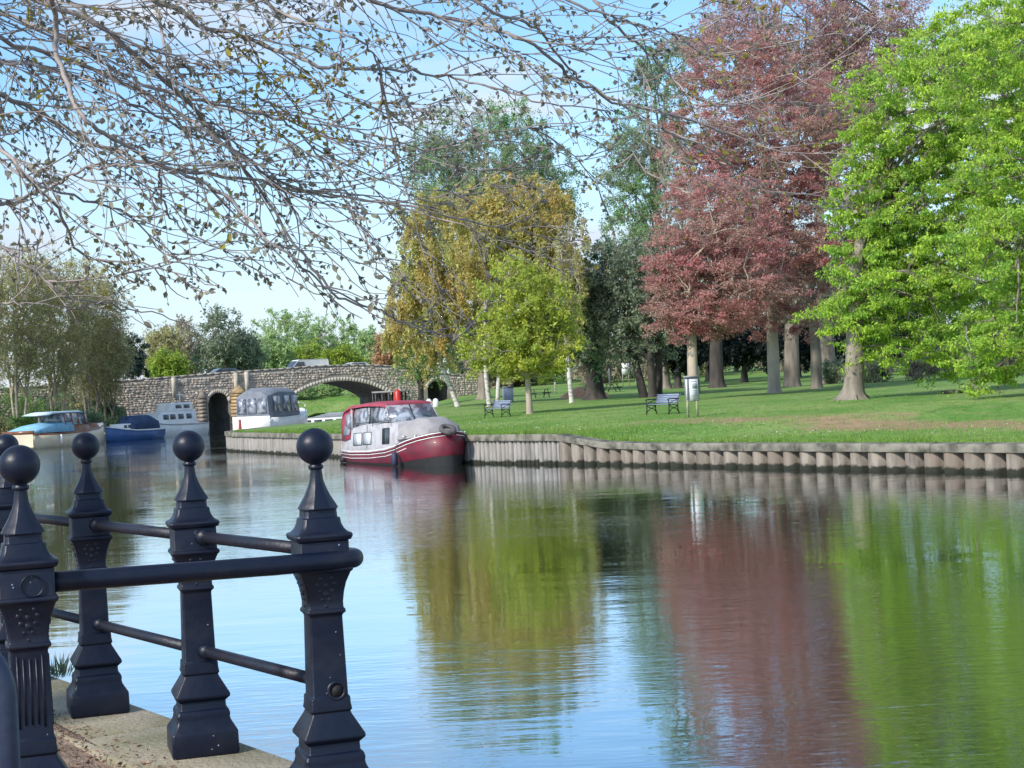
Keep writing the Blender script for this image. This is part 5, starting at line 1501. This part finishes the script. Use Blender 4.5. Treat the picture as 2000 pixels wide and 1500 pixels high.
# big lime green trees on the right
tree('green_oak', 'lime green tree with a thick trunk on wide flaring roots at the right', 1666, 70, .43, [(1790, 210, 150, 120), (1820, 400, 170, 110), (1700, 370, 80, 50), (1740, 560, 140, 55), (1640, 610, 78, 28), (1740, 430, 90, 100), (1710, 520, 60, 45), (1780, 660, 110, 60), (1930, 560, 130, 100), (1880, 300, 120, 150), (1900, 90, 130, 100), (1850, 500, 120, 70), (1820, 720, 60, 30), (1690, 440, 75, 80), (1695, 290, 60, 70), (1690, 560, 55, 50), (1672, 640, 60, 48), (1655, 712, 36, 20), (1680, 700, 32, 22)], 'lime', 'bark', 34, 2500, 168000, .175, .40, hfork=4.2, seed=15, layers=1.15, flare=1.95, droop=.5, aspect=.42, twig_r=.014, flat=.45, lean=.6)
tree('green_oak', 'nearest lime green tree whose boughs hang in from the right edge', 2230, 60, .55, [(2020, 120, 190, 150), (2050, 330, 170, 130), (1990, 480, 160, 80), (1960, 660, 110, 55), (1930, 735, 55, 38), (2080, 600, 120, 120)], 'lime', 'bark', 34, 1700, 120000, .165, .40, hfork=3.0, seed=16, layers=1.1, droop=.5, aspect=.42, twig_r=.013, flat=.45)
# dark trunks and evergreens behind the beeches
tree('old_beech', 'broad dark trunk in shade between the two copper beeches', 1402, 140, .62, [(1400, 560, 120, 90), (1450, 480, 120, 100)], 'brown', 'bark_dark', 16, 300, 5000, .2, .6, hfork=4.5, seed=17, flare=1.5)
tree('old_beech', 'broad grey trunk just right of the larger copper beech trunk', 1548, 122, .60, [(1590, 560, 110, 80), (1640, 440, 110, 90)], 'brown', 'bark', 16, 300, 5000, .2, .6, hfork=5, seed=18, flare=1.4)
tree('old_beech', 'straight grey trunk left of the tree with flaring roots', 1596, 108, .38, [(1620, 600, 90, 60), (1650, 500, 90, 70)], 'brown', 'bark', 12, 220, 4000, .2, .6, hfork=5.5, seed=19, flare=1.3)
yews = [(1325, 150, 50, 42, 'low dark yew behind the left copper beech trunk'), (1385, 175, 60, 55, 'wide dark yew in the shade behind the broad dark trunk'), (1455, 160, 62, 48, 'dark yew filling the gap between the copper beech trunks'), (1560, 170, 60, 55, 'tall dark yew behind the grey trunk right of the copper beech'), (1655, 150, 60, 45, 'dark yew behind the tree with flaring roots'), (1740, 165, 70, 50, 'dark yew under the lime green boughs')]
for i, (px, Y, rx, ry, lb) in enumerate(yews):
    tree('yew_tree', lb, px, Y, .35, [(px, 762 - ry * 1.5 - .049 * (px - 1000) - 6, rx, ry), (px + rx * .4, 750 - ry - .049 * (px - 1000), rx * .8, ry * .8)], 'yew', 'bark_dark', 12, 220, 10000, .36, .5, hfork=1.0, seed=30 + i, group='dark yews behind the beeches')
shr = [(1700, 120, 40, 26, 'greygreen', 'grey green shrub behind the flaring roots'), (1800, 118, 48, 34, 'brown', 'brown twiggy shrub under the lime green boughs'), (1880, 122, 46, 32, 'pale', 'pale green shrub near the right edge of the lawn'), (1960, 112, 52, 34, 'brown', 'brown twiggy shrub at the far right of the lawn'), (1630, 126, 30, 22, 'greygreen', 'small grey green shrub between two trunks'), (2050, 118, 50, 40, 'greygreen', 'grey green shrub cut by the right edge')]
for i, (px, Y, rx, ry, mt, lb) in enumerate(shr):
    yb = 763 - .049 * (px - 1000) + (CAM_Z - place(px, Y).z) * FPX / Y
    tree('shrub', lb, px, Y, .12, [(px, yb - ry * .95, rx, ry)], mt, 'bark', 12, 200, 6000, .16, .35, hfork=.4, seed=50 + i, group='shrubs at the back of the lawn')
# woodland behind, each tree its own
kinds = ['greygreen', 'brown', 'olive', 'mid', 'brown']
bl = ['grey green', 'brown budding', 'olive', 'mid green', 'brown budding']
back = [(905, 215, 45, 70), (955, 205, 45, 70), (1010, 210, 60, 80), (1075, 225, 60, 90), (1150, 200, 60, 100), (1215, 220, 62, 95), (1290, 200, 60, 110), (1360, 215, 66, 120), (1440, 225, 70, 130), (1520, 205, 66, 120), (1600, 220, 70, 120), (1690, 200, 66, 120), (1770, 215, 72, 130), (1850, 200, 70, 120), (1930, 215, 72, 130), (2010, 200, 70, 120)]
wh = ['behind the left birch', 'behind the forked birch', 'behind the maple', 'behind the thin birch', 'behind the ivy clad trunk', 'behind the white sign', 'behind the many stemmed tree', 'behind the notice board', 'behind the broad dark trunk', 'behind the large beech trunk', 'behind the straight grey trunk', 'behind the flaring roots', 'above the brown shrub', 'above the pale shrub', 'above the far right shrub', 'at the right edge']
for i, (px, Y, rx, ry) in enumerate(back):
    yh = 763 - .049 * (px - 1000); k = i % 5
    tree('woodland_tree', f'distant {bl[k]} woodland tree {wh[i]}', px, Y, .3, [(px, yh - 18 - ry * .85, rx, ry), (px + 20, yh - ry * .5, rx * .9, ry * .45)], kinds[k], 'bark', 12, 260, 9000, .45, .7, hfork=2.2, seed=70 + i, twig_r=.03, group='woodland at the back of the park')
# left bank
lb_ = [(-60, 125, 90, 150, 600, 'olive', 'tall olive twiggy tree cut by the left edge'), (35, 132, 80, 128, 618, 'olive', 'tall olive tree behind the stern of the cream cruiser'), (110, 137, 72, 135, 622, 'olive', 'tall twiggy tree above the cream cruiser cabin'), (175, 143, 60, 125, 640, 'olive', 'tall olive tree left of the bridge end'), (205, 146, 40, 75, 700, 'olive', 'lower olive tree where the bridge meets the left bank')]
for i, (px, Y, rx, ry, cy, mt, lb) in enumerate(lb_):
    tree('riverside_tree', lb, px, Y, .24, [(px, cy, rx, ry), (px - 10, cy + ry * .55, rx * .9, ry * .5), (px + 15, cy - ry * .25, rx * .8, ry * .7)], mt, 'bark_pale' if i in (1, 2) else 'bark', 26, 900, 16000, .20, .6, hfork=1.4, seed=90 + i, stems=3, twig_r=.026, twigm='twig_far', group='trees on the left bank')
for i, (px, Y, rx, ry, mt, lb) in enumerate(((60, 131, 42, 26, 'mid', 'bright green bush behind the cream cruiser'), (-10, 127, 34, 22, 'olive', 'olive bush at the left edge of the far bank'), (170, 141, 34, 24, 'dark', 'dark bush behind the cruiser wheelhouse'), (215, 147, 30, 34, 'dark', 'dark bush against the left end of the bridge'), (120, 135, 30, 26, 'mid', 'green bush below the tall twiggy tree'), (20, 140, 60, 48, 'mid', 'tall green bush behind the trunks at the far left'), (95, 146, 60, 50, 'dark', 'dark green bush in the shade behind the cream cruiser roof'), (165, 147, 50, 46, 'greygreen', 'grey green bush left of the bridge parapet'), (-60, 136, 60, 50, 'dark', 'dark bush cut by the left edge'))):
    p = place(px, Y); yb = 763 - .049 * (px - 1000) + (CAM_Z - p.z) * FPX / Y
    tree('bush', lb, px, Y, .08, [(px, yb - ry * .9, rx, ry)], mt, 'bark_dark', 10, 200, 7000, .16, .35, hfork=.3, seed=110 + i, group='bushes on the left bank')
tree('conifer_tree', 'dark blue green conifer rising behind the left end of the bridge', 262, 176, .2, [(262, 715, 24, 34), (262, 690, 17, 36)], 'conifer', 'bark_dark', 16, 200, 9000, .24, .35, hfork=1.5, seed=120)
fb = [(318, 225, 38, 46, 690, 'olive', 'olive budding tree right of the conifer beyond the bridge'), (360, 240, 40, 54, 680, 'brown', 'bare twiggy tree beyond the bridge, above the small arch'), (430, 228, 52, 60, 668, 'greygreen', 'tall bare twiggy tree beyond the bridge above the blue car'), (478, 232, 36, 46, 690, 'greygreen', 'grey green tree beyond the bridge, left of the pale dome'), (325, 205, 22, 14, 715, 'willow', 'small yellow green bush showing over the left parapet'),
      (570, 290, 66, 62, 665, 'pale', 'pale green dome shaped tree beyond the bridge'), (655, 300, 62, 56, 676, 'pale', 'second pale green tree beyond the bridge, behind the van'), (600, 262, 54, 26, 702, 'willow', 'yellow green willow behind the van'), (668, 258, 46, 24, 706, 'willow', 'yellow green willow behind the white car'), (722, 280, 34, 46, 690, 'pale', 'pale green tree just left of the rusty bush'), (760, 200, 15, 34, 690, 'rust', 'rusty orange shrub at the right end of the bridge'), (530, 250, 40, 40, 695, 'pale', 'pale green tree right of the bare twiggy trees')]
for i, (px, Y, rx, ry, cy, mt, lb) in enumerate(fb):
    tree('far_tree', lb, px, Y, .28, [(px, cy, rx, ry), (px, cy + ry * .5, rx * .95, ry * .6)], mt, 'bark', 16, 400, (7500 if mt in ('brown', 'greygreen', 'olive') else 14000), .42, .7, hfork=1.5, seed=130 + i, twig_r=.035, group='trees beyond the bridge')
for i, (px, Y, rx, ry, lb) in enumerate(((585, 205, 26, 14, 'green bush seen through the left of the wide arch'), (640, 208, 30, 16, 'green bush seen through the middle of the wide arch'), (705, 206, 30, 14, 'green bush seen through the right of the wide arch'))):
    p = place(px, Y); yb = 763 - .049 * (px - 1000) + (CAM_Z - p.z) * FPX / Y
    tree('bush', lb, px, Y, .08, [(px, yb - ry * .9, rx, ry)], 'pale', 'bark_dark', 10, 160, 6000, .22, .4, hfork=.3, seed=150 + i, group='bushes beyond the wide arch')

# ------------------------------------------------------------------ grass blades and daisies near the water
n = 85000
wk = arc_walk(front2[1:], 0.05)
wp_ = np.array([w_[0] for w_ in wk if 30 < w_[0][1] < 95]); wd_ = np.array([w_[1] for w_ in wk if 30 < w_[0][1] < 95])
i_ = rng.integers(0, len(wp_), n); back_ = .20 + np.abs(rng.exponential(1.0, n)) * np.where(rng.random(n) < .5, 2.0, 7.0); back_ = np.minimum(back_, 29); nn = np.c_[wd_[i_][:, 1], -wd_[i_][:, 0]]
# pick the landward side
test = wp_[100] + np.array([wd_[100][1], -wd_[100][0]]) * 2
sgn = 1 if inside(test[0], test[1], land_poly) else -1
pg = wp_[i_] + nn * sgn * back_[:, None]
zz = cap_height(0, 0) + np.array([cap_height(0, y) - cap_height(0, 0) for y in pg[:, 1]]) + np.interp(back_, [0, 8, 17, 30], [0, .2, .45, .62]) * np.minimum(1, back_ / 7)
gm = MB(); Dg = np.c_[rng.normal(0, .4, (n, 2)), np.ones(n)]
hgt_ = rng.uniform(.04, .11, n) * np.where(back_ < .7, 1.3 + 1.6 * (np.sin(pg[:, 1] * 2.1) * np.sin(pg[:, 1] * .77 + 1) > .35), 1)
batch_leaves(gm, np.c_[pg, zz - .01], Dg, hgt_, rng.uniform(.012, .03, n), .2, tri=True)
o_ = gm.build('grass', M['blade']); tag(o_, 'short green grass along the top of the river wall', 'grass'); o_['kind'] = 'stuff'
n = 800
i_ = rng.integers(0, len(wp_), n); back_ = .8 + rng.uniform(0, 6, n); nn = np.c_[wd_[i_][:, 1], -wd_[i_][:, 0]]
pg = wp_[i_] + nn * sgn * back_[:, None]
keep = (np.sin(pg[:, 0] * 1.3) * np.sin(pg[:, 1] * .9 + 1) > -.1)
pg = pg[keep]; back_ = back_[keep]
zz = np.array([cap_height(0, y) for y in pg[:, 1]]) + np.interp(back_, [0, 8], [0, .2]) * np.minimum(1, back_ / 7) + .06
dm = MB(); k = len(pg)
batch_leaves(dm, np.c_[pg, zz], np.c_[rng.normal(0, 1, (k, 2)), rng.normal(0, .5, k)], rng.uniform(.02, .045, k), rng.uniform(.02, .035, k), .0)
o_ = dm.build('daisies', M['white']); tag(o_, 'white daisies scattered in the grass by the river wall', 'flowers'); o_['kind'] = 'stuff'

# ------------------------------------------------------------------ tree hanging over us: real limbs 5 to 9 m away
ot = thing('overhanging_beech', 'leaning beech outside the view whose budding boughs hang across the top left', 'tree', (-6.2, 3.2, QZ))
ob = Vector((-6.2, 3.2, QZ))
m_ = MB(); m_.tube([(0, 0, -.1), (.05, .1, .6), (.1, .3, 2.2), (.3, .7, 4.2), (.5, 1.0, 6.0), (.7, 1.4, 8.0)], [.62, .44, .38, .34, .26, .12], 16); m_.build('trunk', M['bark_pale'], ot, smooth=True)
rgb = np.random.default_rng(77)
limbs = [ # photo columns/rows the boughs pass, distance at both ends, thickness (m)
 ([(-120, -60), (100, 5), (260, 100), (420, 260), (520, 390), (640, 560), (750, 610), (860, 655)], 6.2, 8.2, .016),
 ([(98, -80), (108, 60), (140, 190), (190, 250), (300, 315), (420, 370), (540, 480), (640, 560), (745, 610)], 5.6, 6.6, .014),
 ([(-100, 150), (60, 210), (180, 280), (330, 330), (470, 350), (620, 380), (760, 400), (900, 430), (1030, 455), (1130, 480)], 6.0, 8.5, .013),
 ([(-80, 60), (120, 110), (300, 190), (450, 290), (560, 360), (690, 380), (800, 410)], 6.5, 7.5, .013),
 ([(-60, 430), (60, 520), (130, 580), (250, 600), (380, 640)], 6.5, 7.0, .009),
 ([(200, -60), (380, 40), (520, 90), (640, 130), (740, 135), (860, 150), (960, 170), (1060, 200), (1190, 215)], 6.2, 8.0, .013),
 ([(420, -60), (560, 30), (680, 70), (740, 130), (745, 240), (755, 330)], 6.4, 6.6, .008),
 ([(600, -70), (760, 10), (900, 40), (1020, 75), (1130, 160), (1220, 210), (1290, 250), (1400, 300), (1470, 350), (1540, 370)], 6.8, 9.0, .013),
 ([(820, -60), (960, 20), (1050, 60), (1110, 130), (1190, 190), (1280, 215), (1420, 260), (1500, 310), (1600, 330)], 6.8, 9.0, .010),
 ([(1120, -60), (1180, 25), (1240, 80), (1300, 140), (1360, 200), (1420, 205), (1540, 200), (1620, 205)], 7.5, 9.0, .010),
 ([(980, -50), (1130, 10), (1230, 45), (1300, 60), (1380, 105), (1460, 100), (1530, 80)], 7.2, 8.6, .009),
 ([(-80, 220), (40, 330), (120, 420), (160, 500), (300, 520), (430, 560)], 5.8, 6.6, .010),
 ([(-90, 330), (0, 400), (80, 370), (160, 330), (260, 320)], 5.5, 5.9, .012),
 ([(-100, 250), (10, 320), (100, 370), (250, 420), (330, 500), (480, 505)], 6.3, 7.0, .009),
 ([(300, -50), (330, 120), (420, 200), (560, 240), (640, 340), (720, 480), (740, 540)], 6.6, 7.3, .009),
 ([(-60, 10), (100, 60), (250, 150), (400, 200), (540, 230), (700, 250), (840, 230)], 6.8, 7.8, .010),
 ([(620, 375), (760, 400), (900, 440), (1000, 480), (1060, 500), (1170, 530)], 7.9, 8.7, .007),
 ([(750, 610), (830, 650), (900, 665), (1000, 690)], 7.0, 7.4, .005),
 ([(1290, 250), (1380, 300), (1450, 350), (1560, 390), (1680, 400)], 8.2, 9.2, .006),
 ([(500, 190), (620, 260), (780, 290), (950, 280), (1080, 250), (1200, 300)], 7.4, 8.2, .006),
 ([(-60, 110), (150, 150), (330, 240), (520, 330), (600, 450), (700, 520)], 6.9, 7.4, .009),
 ([(0, 590), (120, 600), (260, 625), (330, 640)], 6.4, 6.7, .004),
 ([(310, 330), (330, 420), (400, 470), (480, 500), (560, 515)], 6.0, 6.4, .006),
]
segs = []     # (start, direction, length available)
def smooth_poly(P, k):
    P = np.array(P, float); t = np.linspace(0, len(P) - 1, k); i0 = np.clip(np.floor(t).astype(int), 0, len(P) - 2); f = (t - i0)[:, None]
    g = lambda i: P[np.clip(i, 0, len(P) - 1)]
    return .5 * ((2 * g(i0)) + (g(i0 + 1) - g(i0 - 1)) * f + (2 * g(i0 - 1) - 5 * g(i0) + 4 * g(i0 + 1) - g(i0 + 2)) * f ** 2 + (3 * g(i0) - g(i0 - 1) - 3 * g(i0 + 1) + g(i0 + 2)) * f ** 3)
def pixof(P):
    rel = P - np.array([0, 0, CAM_Z]); f_ = rel @ np.array(F)
    return 1000 + FPX * (rel @ np.array(RT)) / f_, 750 - FPX * (rel @ np.array(UP)) / f_
def dens(p):
    x, y = pixof(p[None]); x, y = x[0], y[0]
    a = np.interp(x, [0, 600, 850, 1200, 1700], [1, .95, .55, .42, .28]); b = np.interp(y, [0, 300, 450, 600], [1, .9, .5, .3]); return a * b
def low_ok(P):
    '''keeps the boughs above the line they end at over the river'''
    x, y = pixof(P[-1:]); return y[0] < np.interp(x[0], [-200, 0, 120, 250, 330, 480, 620, 760, 880, 1010, 1120, 1300, 1500, 1700, 1750, 2100], [600, 620, 640, 640, 590, 565, 610, 655, 690, 690, 560, 470, 430, 420, 60, -400])
allP = []
for (pl, d0, d1, th) in limbs:
    n_ = len(pl); W_ = [at(x, y, d0 + (d1 - d0) * i / (n_ - 1) + .25 * math.sin(i * 1.7 + th * 900)) for i, (x, y) in enumerate(pl)]
    k = n_ * 6; P = smooth_poly(W_, k); P += rgb.normal(0, .006, P.shape)
    rad = th * .82 * np.linspace(1, .25, k)
    if pl[0][0] < -20 or pl[0][1] < -20:       # joins the trunk outside the view
        a = np.array(ob + Vector((.35, .9, 3.4 + rgb.uniform(0, 2.5)))); b = P[0]; mid3 = (a + b) / 2 + np.array([0, 0, .8])
        t = np.linspace(0, 1, 9)[:-1, None]; J = (1 - t) ** 2 * a + 2 * t * (1 - t) * mid3 + t ** 2 * b
        P = np.concatenate([J, P]); rad = np.concatenate([np.linspace(.06, th * 1.05, 8), rad]); off_ = 8
    else: off_ = 0
    m_ = MB(); m_.tube(P - np.array(ob), rad, 7, cap=False); m_.build('bough', M['twig'], ot, smooth=True)
    allP.append((P[off_:], rad[off_:]))
tw = MB(); leafC = []; leafD = []; leafS = []
CAMV = np.array([0, 0, CAM_Z])
def shoot(P0, D0, L, r0_, lvl):
    """a crooked twig with alternate side shoots; records buds"""
    K = 6; pts_ = [P0]; d = D0 / np.linalg.norm(D0)
    for i in range(K - 1):
        d = d + rgb.normal(0, .17, 3); d[2] -= .015; d /= np.linalg.norm(d); pts_.append(pts_[-1] + d * L / (K - 1))
    return np.array(pts_)
def flow(P):
    x, y = pixof(P[None]); a = R(float(np.interp(x[0], [0, 500, 1000, 1600], [34, 30, 24, 14])))
    return np.array(RT) * math.cos(a) - np.array(UP) * math.sin(a)
# lesser branches that leave the boughs at a narrow angle and run on with them
subs = []
for P, rad in list(allP):
    Lp = np.linalg.norm(np.diff(P, axis=0), axis=1).sum()
    for q in range(int(Lp / .20)):
        i = rgb.integers(0, int(len(P) * .8)); T = P[i + 1] - P[i]; T /= np.linalg.norm(T)
        side = np.cross(T, (P[i] - CAMV)); side /= np.linalg.norm(side); side *= 1 if q % 2 else -1
        d = T * 1.0 + side * rgb.uniform(.10, .4) + flow(P[i]) * .35 + rgb.normal(0, .07, 3); L_ = rgb.uniform(.5, 1.5); Q = [P[i]]; cur = rgb.normal(0, .05, 3)
        for _k in range(13):
            d = d / np.linalg.norm(d) + cur + rgb.normal(0, .06, 3); d /= np.linalg.norm(d); Q.append(Q[-1] + d * L_ / 13)
        Q = np.array(Q)
        if low_ok(Q) and rgb.random() < dens(Q[0]) * .9: subs.append(Q)
for Q in subs:
    r0_ = rgb.uniform(.0026, .0048); allP.append((Q, r0_ * np.linspace(1, .4, len(Q))))
SB_ = np.array(subs); batch_tubes(tw, SB_ - np.array(ob), np.array([r_ for _, r_ in allP[-len(subs):]]), 5)
grid = {}
def room(P, cap):
    '''keeps the twigs evenly open: no more than cap of them through one patch of sky'''
    x, y = pixof(P); ks = set((int(a // 42), int(b // 42)) for a, b in zip(x, y))
    if max(grid.get(k_, 0) for k_ in ks) >= cap: return False
    for k_ in ks: grid[k_] = grid.get(k_, 0) + 1
    return True
level1 = []; cand = []
for P, rad in allP:
    L = np.linalg.norm(np.diff(P, axis=0), axis=1).sum(); n1 = int(L / .07)
    for q in range(n1):
        t = (q + rgb.random()) / n1; i = min(len(P) - 2, int(t * (len(P) - 1))); T = P[i + 1] - P[i]; T /= np.linalg.norm(T)
        side = np.cross(T, (P[i] - CAMV)); side /= np.linalg.norm(side); side *= 1 if q % 2 else -1
        D0 = T * .55 + flow(P[i]) * .55 + side * rgb.uniform(.15, .75) + rgb.normal(0, .12, 3)
        cand.append(shoot(P[i], D0, rgb.uniform(.14, .55) * (1 - .3 * t), .003, 1))
rgb.shuffle(cand)
for q_ in cand:
    x, y = pixof(q_[-1:]); cap = 1 + 6.0 * dens(q_[-1])
    if low_ok(q_) and room(q_, cap): level1.append(q_)
L1 = np.array(level1); batch_tubes(tw, L1 - np.array(ob), np.full((len(L1), 1), .0034) * np.linspace(1, .42, 6)[None], 4)
level2 = []
for P in L1:
    for q in range(1 + int(rgb.random() * 3)):
        i = rgb.integers(1, 5); T = P[i + 1 if i < 5 else i] - P[i - 1]; T /= np.linalg.norm(T)
        side = np.cross(T, (P[i] - CAMV)); side /= np.linalg.norm(side); side *= 1 if q % 2 else -1
        D0 = T * .8 + flow(P[i]) * .3 + side * rgb.uniform(.25, .9) + rgb.normal(0, .15, 3)
        level2.append(shoot(P[i], D0, rgb.uniform(.04, .17), .002, 2))
L2 = np.array(level2); batch_tubes(tw, L2 - np.array(ob), np.full((len(L2), 1), .0022) * np.linspace(1, .5, 6)[None], 3)
tw.build('twigs', M['twig'], ot, kind='stuff')
# opening buds and folded young leaves
bud_pos = []; bud_dir = []
for P in L2:
    bud_pos.append(P[-1]); bud_dir.append(P[-1] - P[-2])
    for j in range(1, 5):
        if rgb.random() < .5: bud_pos.append(P[j]); bud_dir.append((P[j] - P[j - 1]) + rgb.normal(0, .03, 3))
for P in L1:
    bud_pos.append(P[-1]); bud_dir.append(P[-1] - P[-2])
    for j in range(1, 5):
        if rgb.random() < .75: bud_pos.append(P[j] + rgb.normal(0, .004, 3)); bud_dir.append((P[j] - P[j - 1]) + rgb.normal(0, .07, 3))
bud_pos = np.array(bud_pos); bud_dir = np.array(bud_dir); bud_dir /= np.linalg.norm(bud_dir, axis=1)[:, None]
bud_dir = bud_dir + rgb.normal(0, .35, bud_dir.shape); bud_dir[:, 2] -= .15; bud_dir /= np.linalg.norm(bud_dir, axis=1)[:, None]
Ls = rgb.uniform(.016, .036, len(bud_pos)); Ls[rgb.random(len(Ls)) < .10] *= 1.5
order = np.argsort(-Ls / bud_pos[:, 1]); 
rel = (bud_pos - CAMV); pxs = 1000 + FPX * (rel @ np.array(RT)) / (rel @ np.array(F)); pys = 750 - FPX * (rel @ np.array(UP)) / (rel @ np.array(F))
inview = (pxs > 0) & (pxs < 2000) & (pys > 0)
order = [i for i in order if inview[i]][:290] + [i for i in order if not inview[i]]
big = set(order[:290])
# one young leaf: two folded halves with a pointed tip, sharing its mesh
def leaf_mesh(mat):
    m_ = MB(); V = []
    prof = [(0, .0), (.2, .17), (.42, .25), (.65, .20), (.85, .09), (1.0, 0)]
    for t, w in prof: V += [(-w, .10 * w * 2 - .25 * t * t * .3, t), (0, -.04 - .25 * t * t * .3, t), (w, .10 * w * 2 - .25 * t * t * .3, t)]
    m_.add(V, [(3 * i + a, 3 * i + a + 1, 3 * i + a + 4, 3 * i + a + 3) for i in range(5) for a in (0, 1)]); return m_.mesh('leaf', mat)
lmG, lmY = leaf_mesh(LM['bud']), leaf_mesh(LM['budg'])
bulk = MB(); bulkY = MB()
cl = np.sin(bud_pos[:, 0] * 3.1 + 1) * np.sin(bud_pos[:, 2] * 4.3) * np.sin(bud_pos[:, 1] * 2.0)
yel = (cl > .55) | ((cl > .25) & (rgb.random(len(cl)) < .3)) | (pxs > 1320) & (rgb.random(len(cl)) < .5)
for i in big:
    o_ = linked(lmY if yel[i] else lmG, 'leaf', ot); o_.location = Vector(bud_pos[i]) - ob
    o_.rotation_euler = (Vector(bud_dir[i]).to_track_quat('Z', 'Y') @ Matrix.Rotation(rgb.uniform(0, 6.28), 3, 'Z').to_quaternion()).to_euler(); s_ = Ls[i]; o_.scale = (s_, s_, s_)
rest_i = np.array([i for i in range(len(bud_pos)) if i not in big])
for sel, mb_ in ((rest_i[~yel[rest_i]], bulk), (rest_i[yel[rest_i]], bulkY)):
    for rep in range(2):
        batch_leaves(mb_, bud_pos[sel] - np.array(ob), bud_dir[sel] + rgb.normal(0, .25, (len(sel), 3)), Ls[sel], Ls[sel] * (.62 if rep == 0 else .5), .22, rgb)
bulk.build('young_leaves', LM['bud'], ot, kind='stuff'); bulkY.build('young_leaves', LM['budg'], ot, kind='stuff')
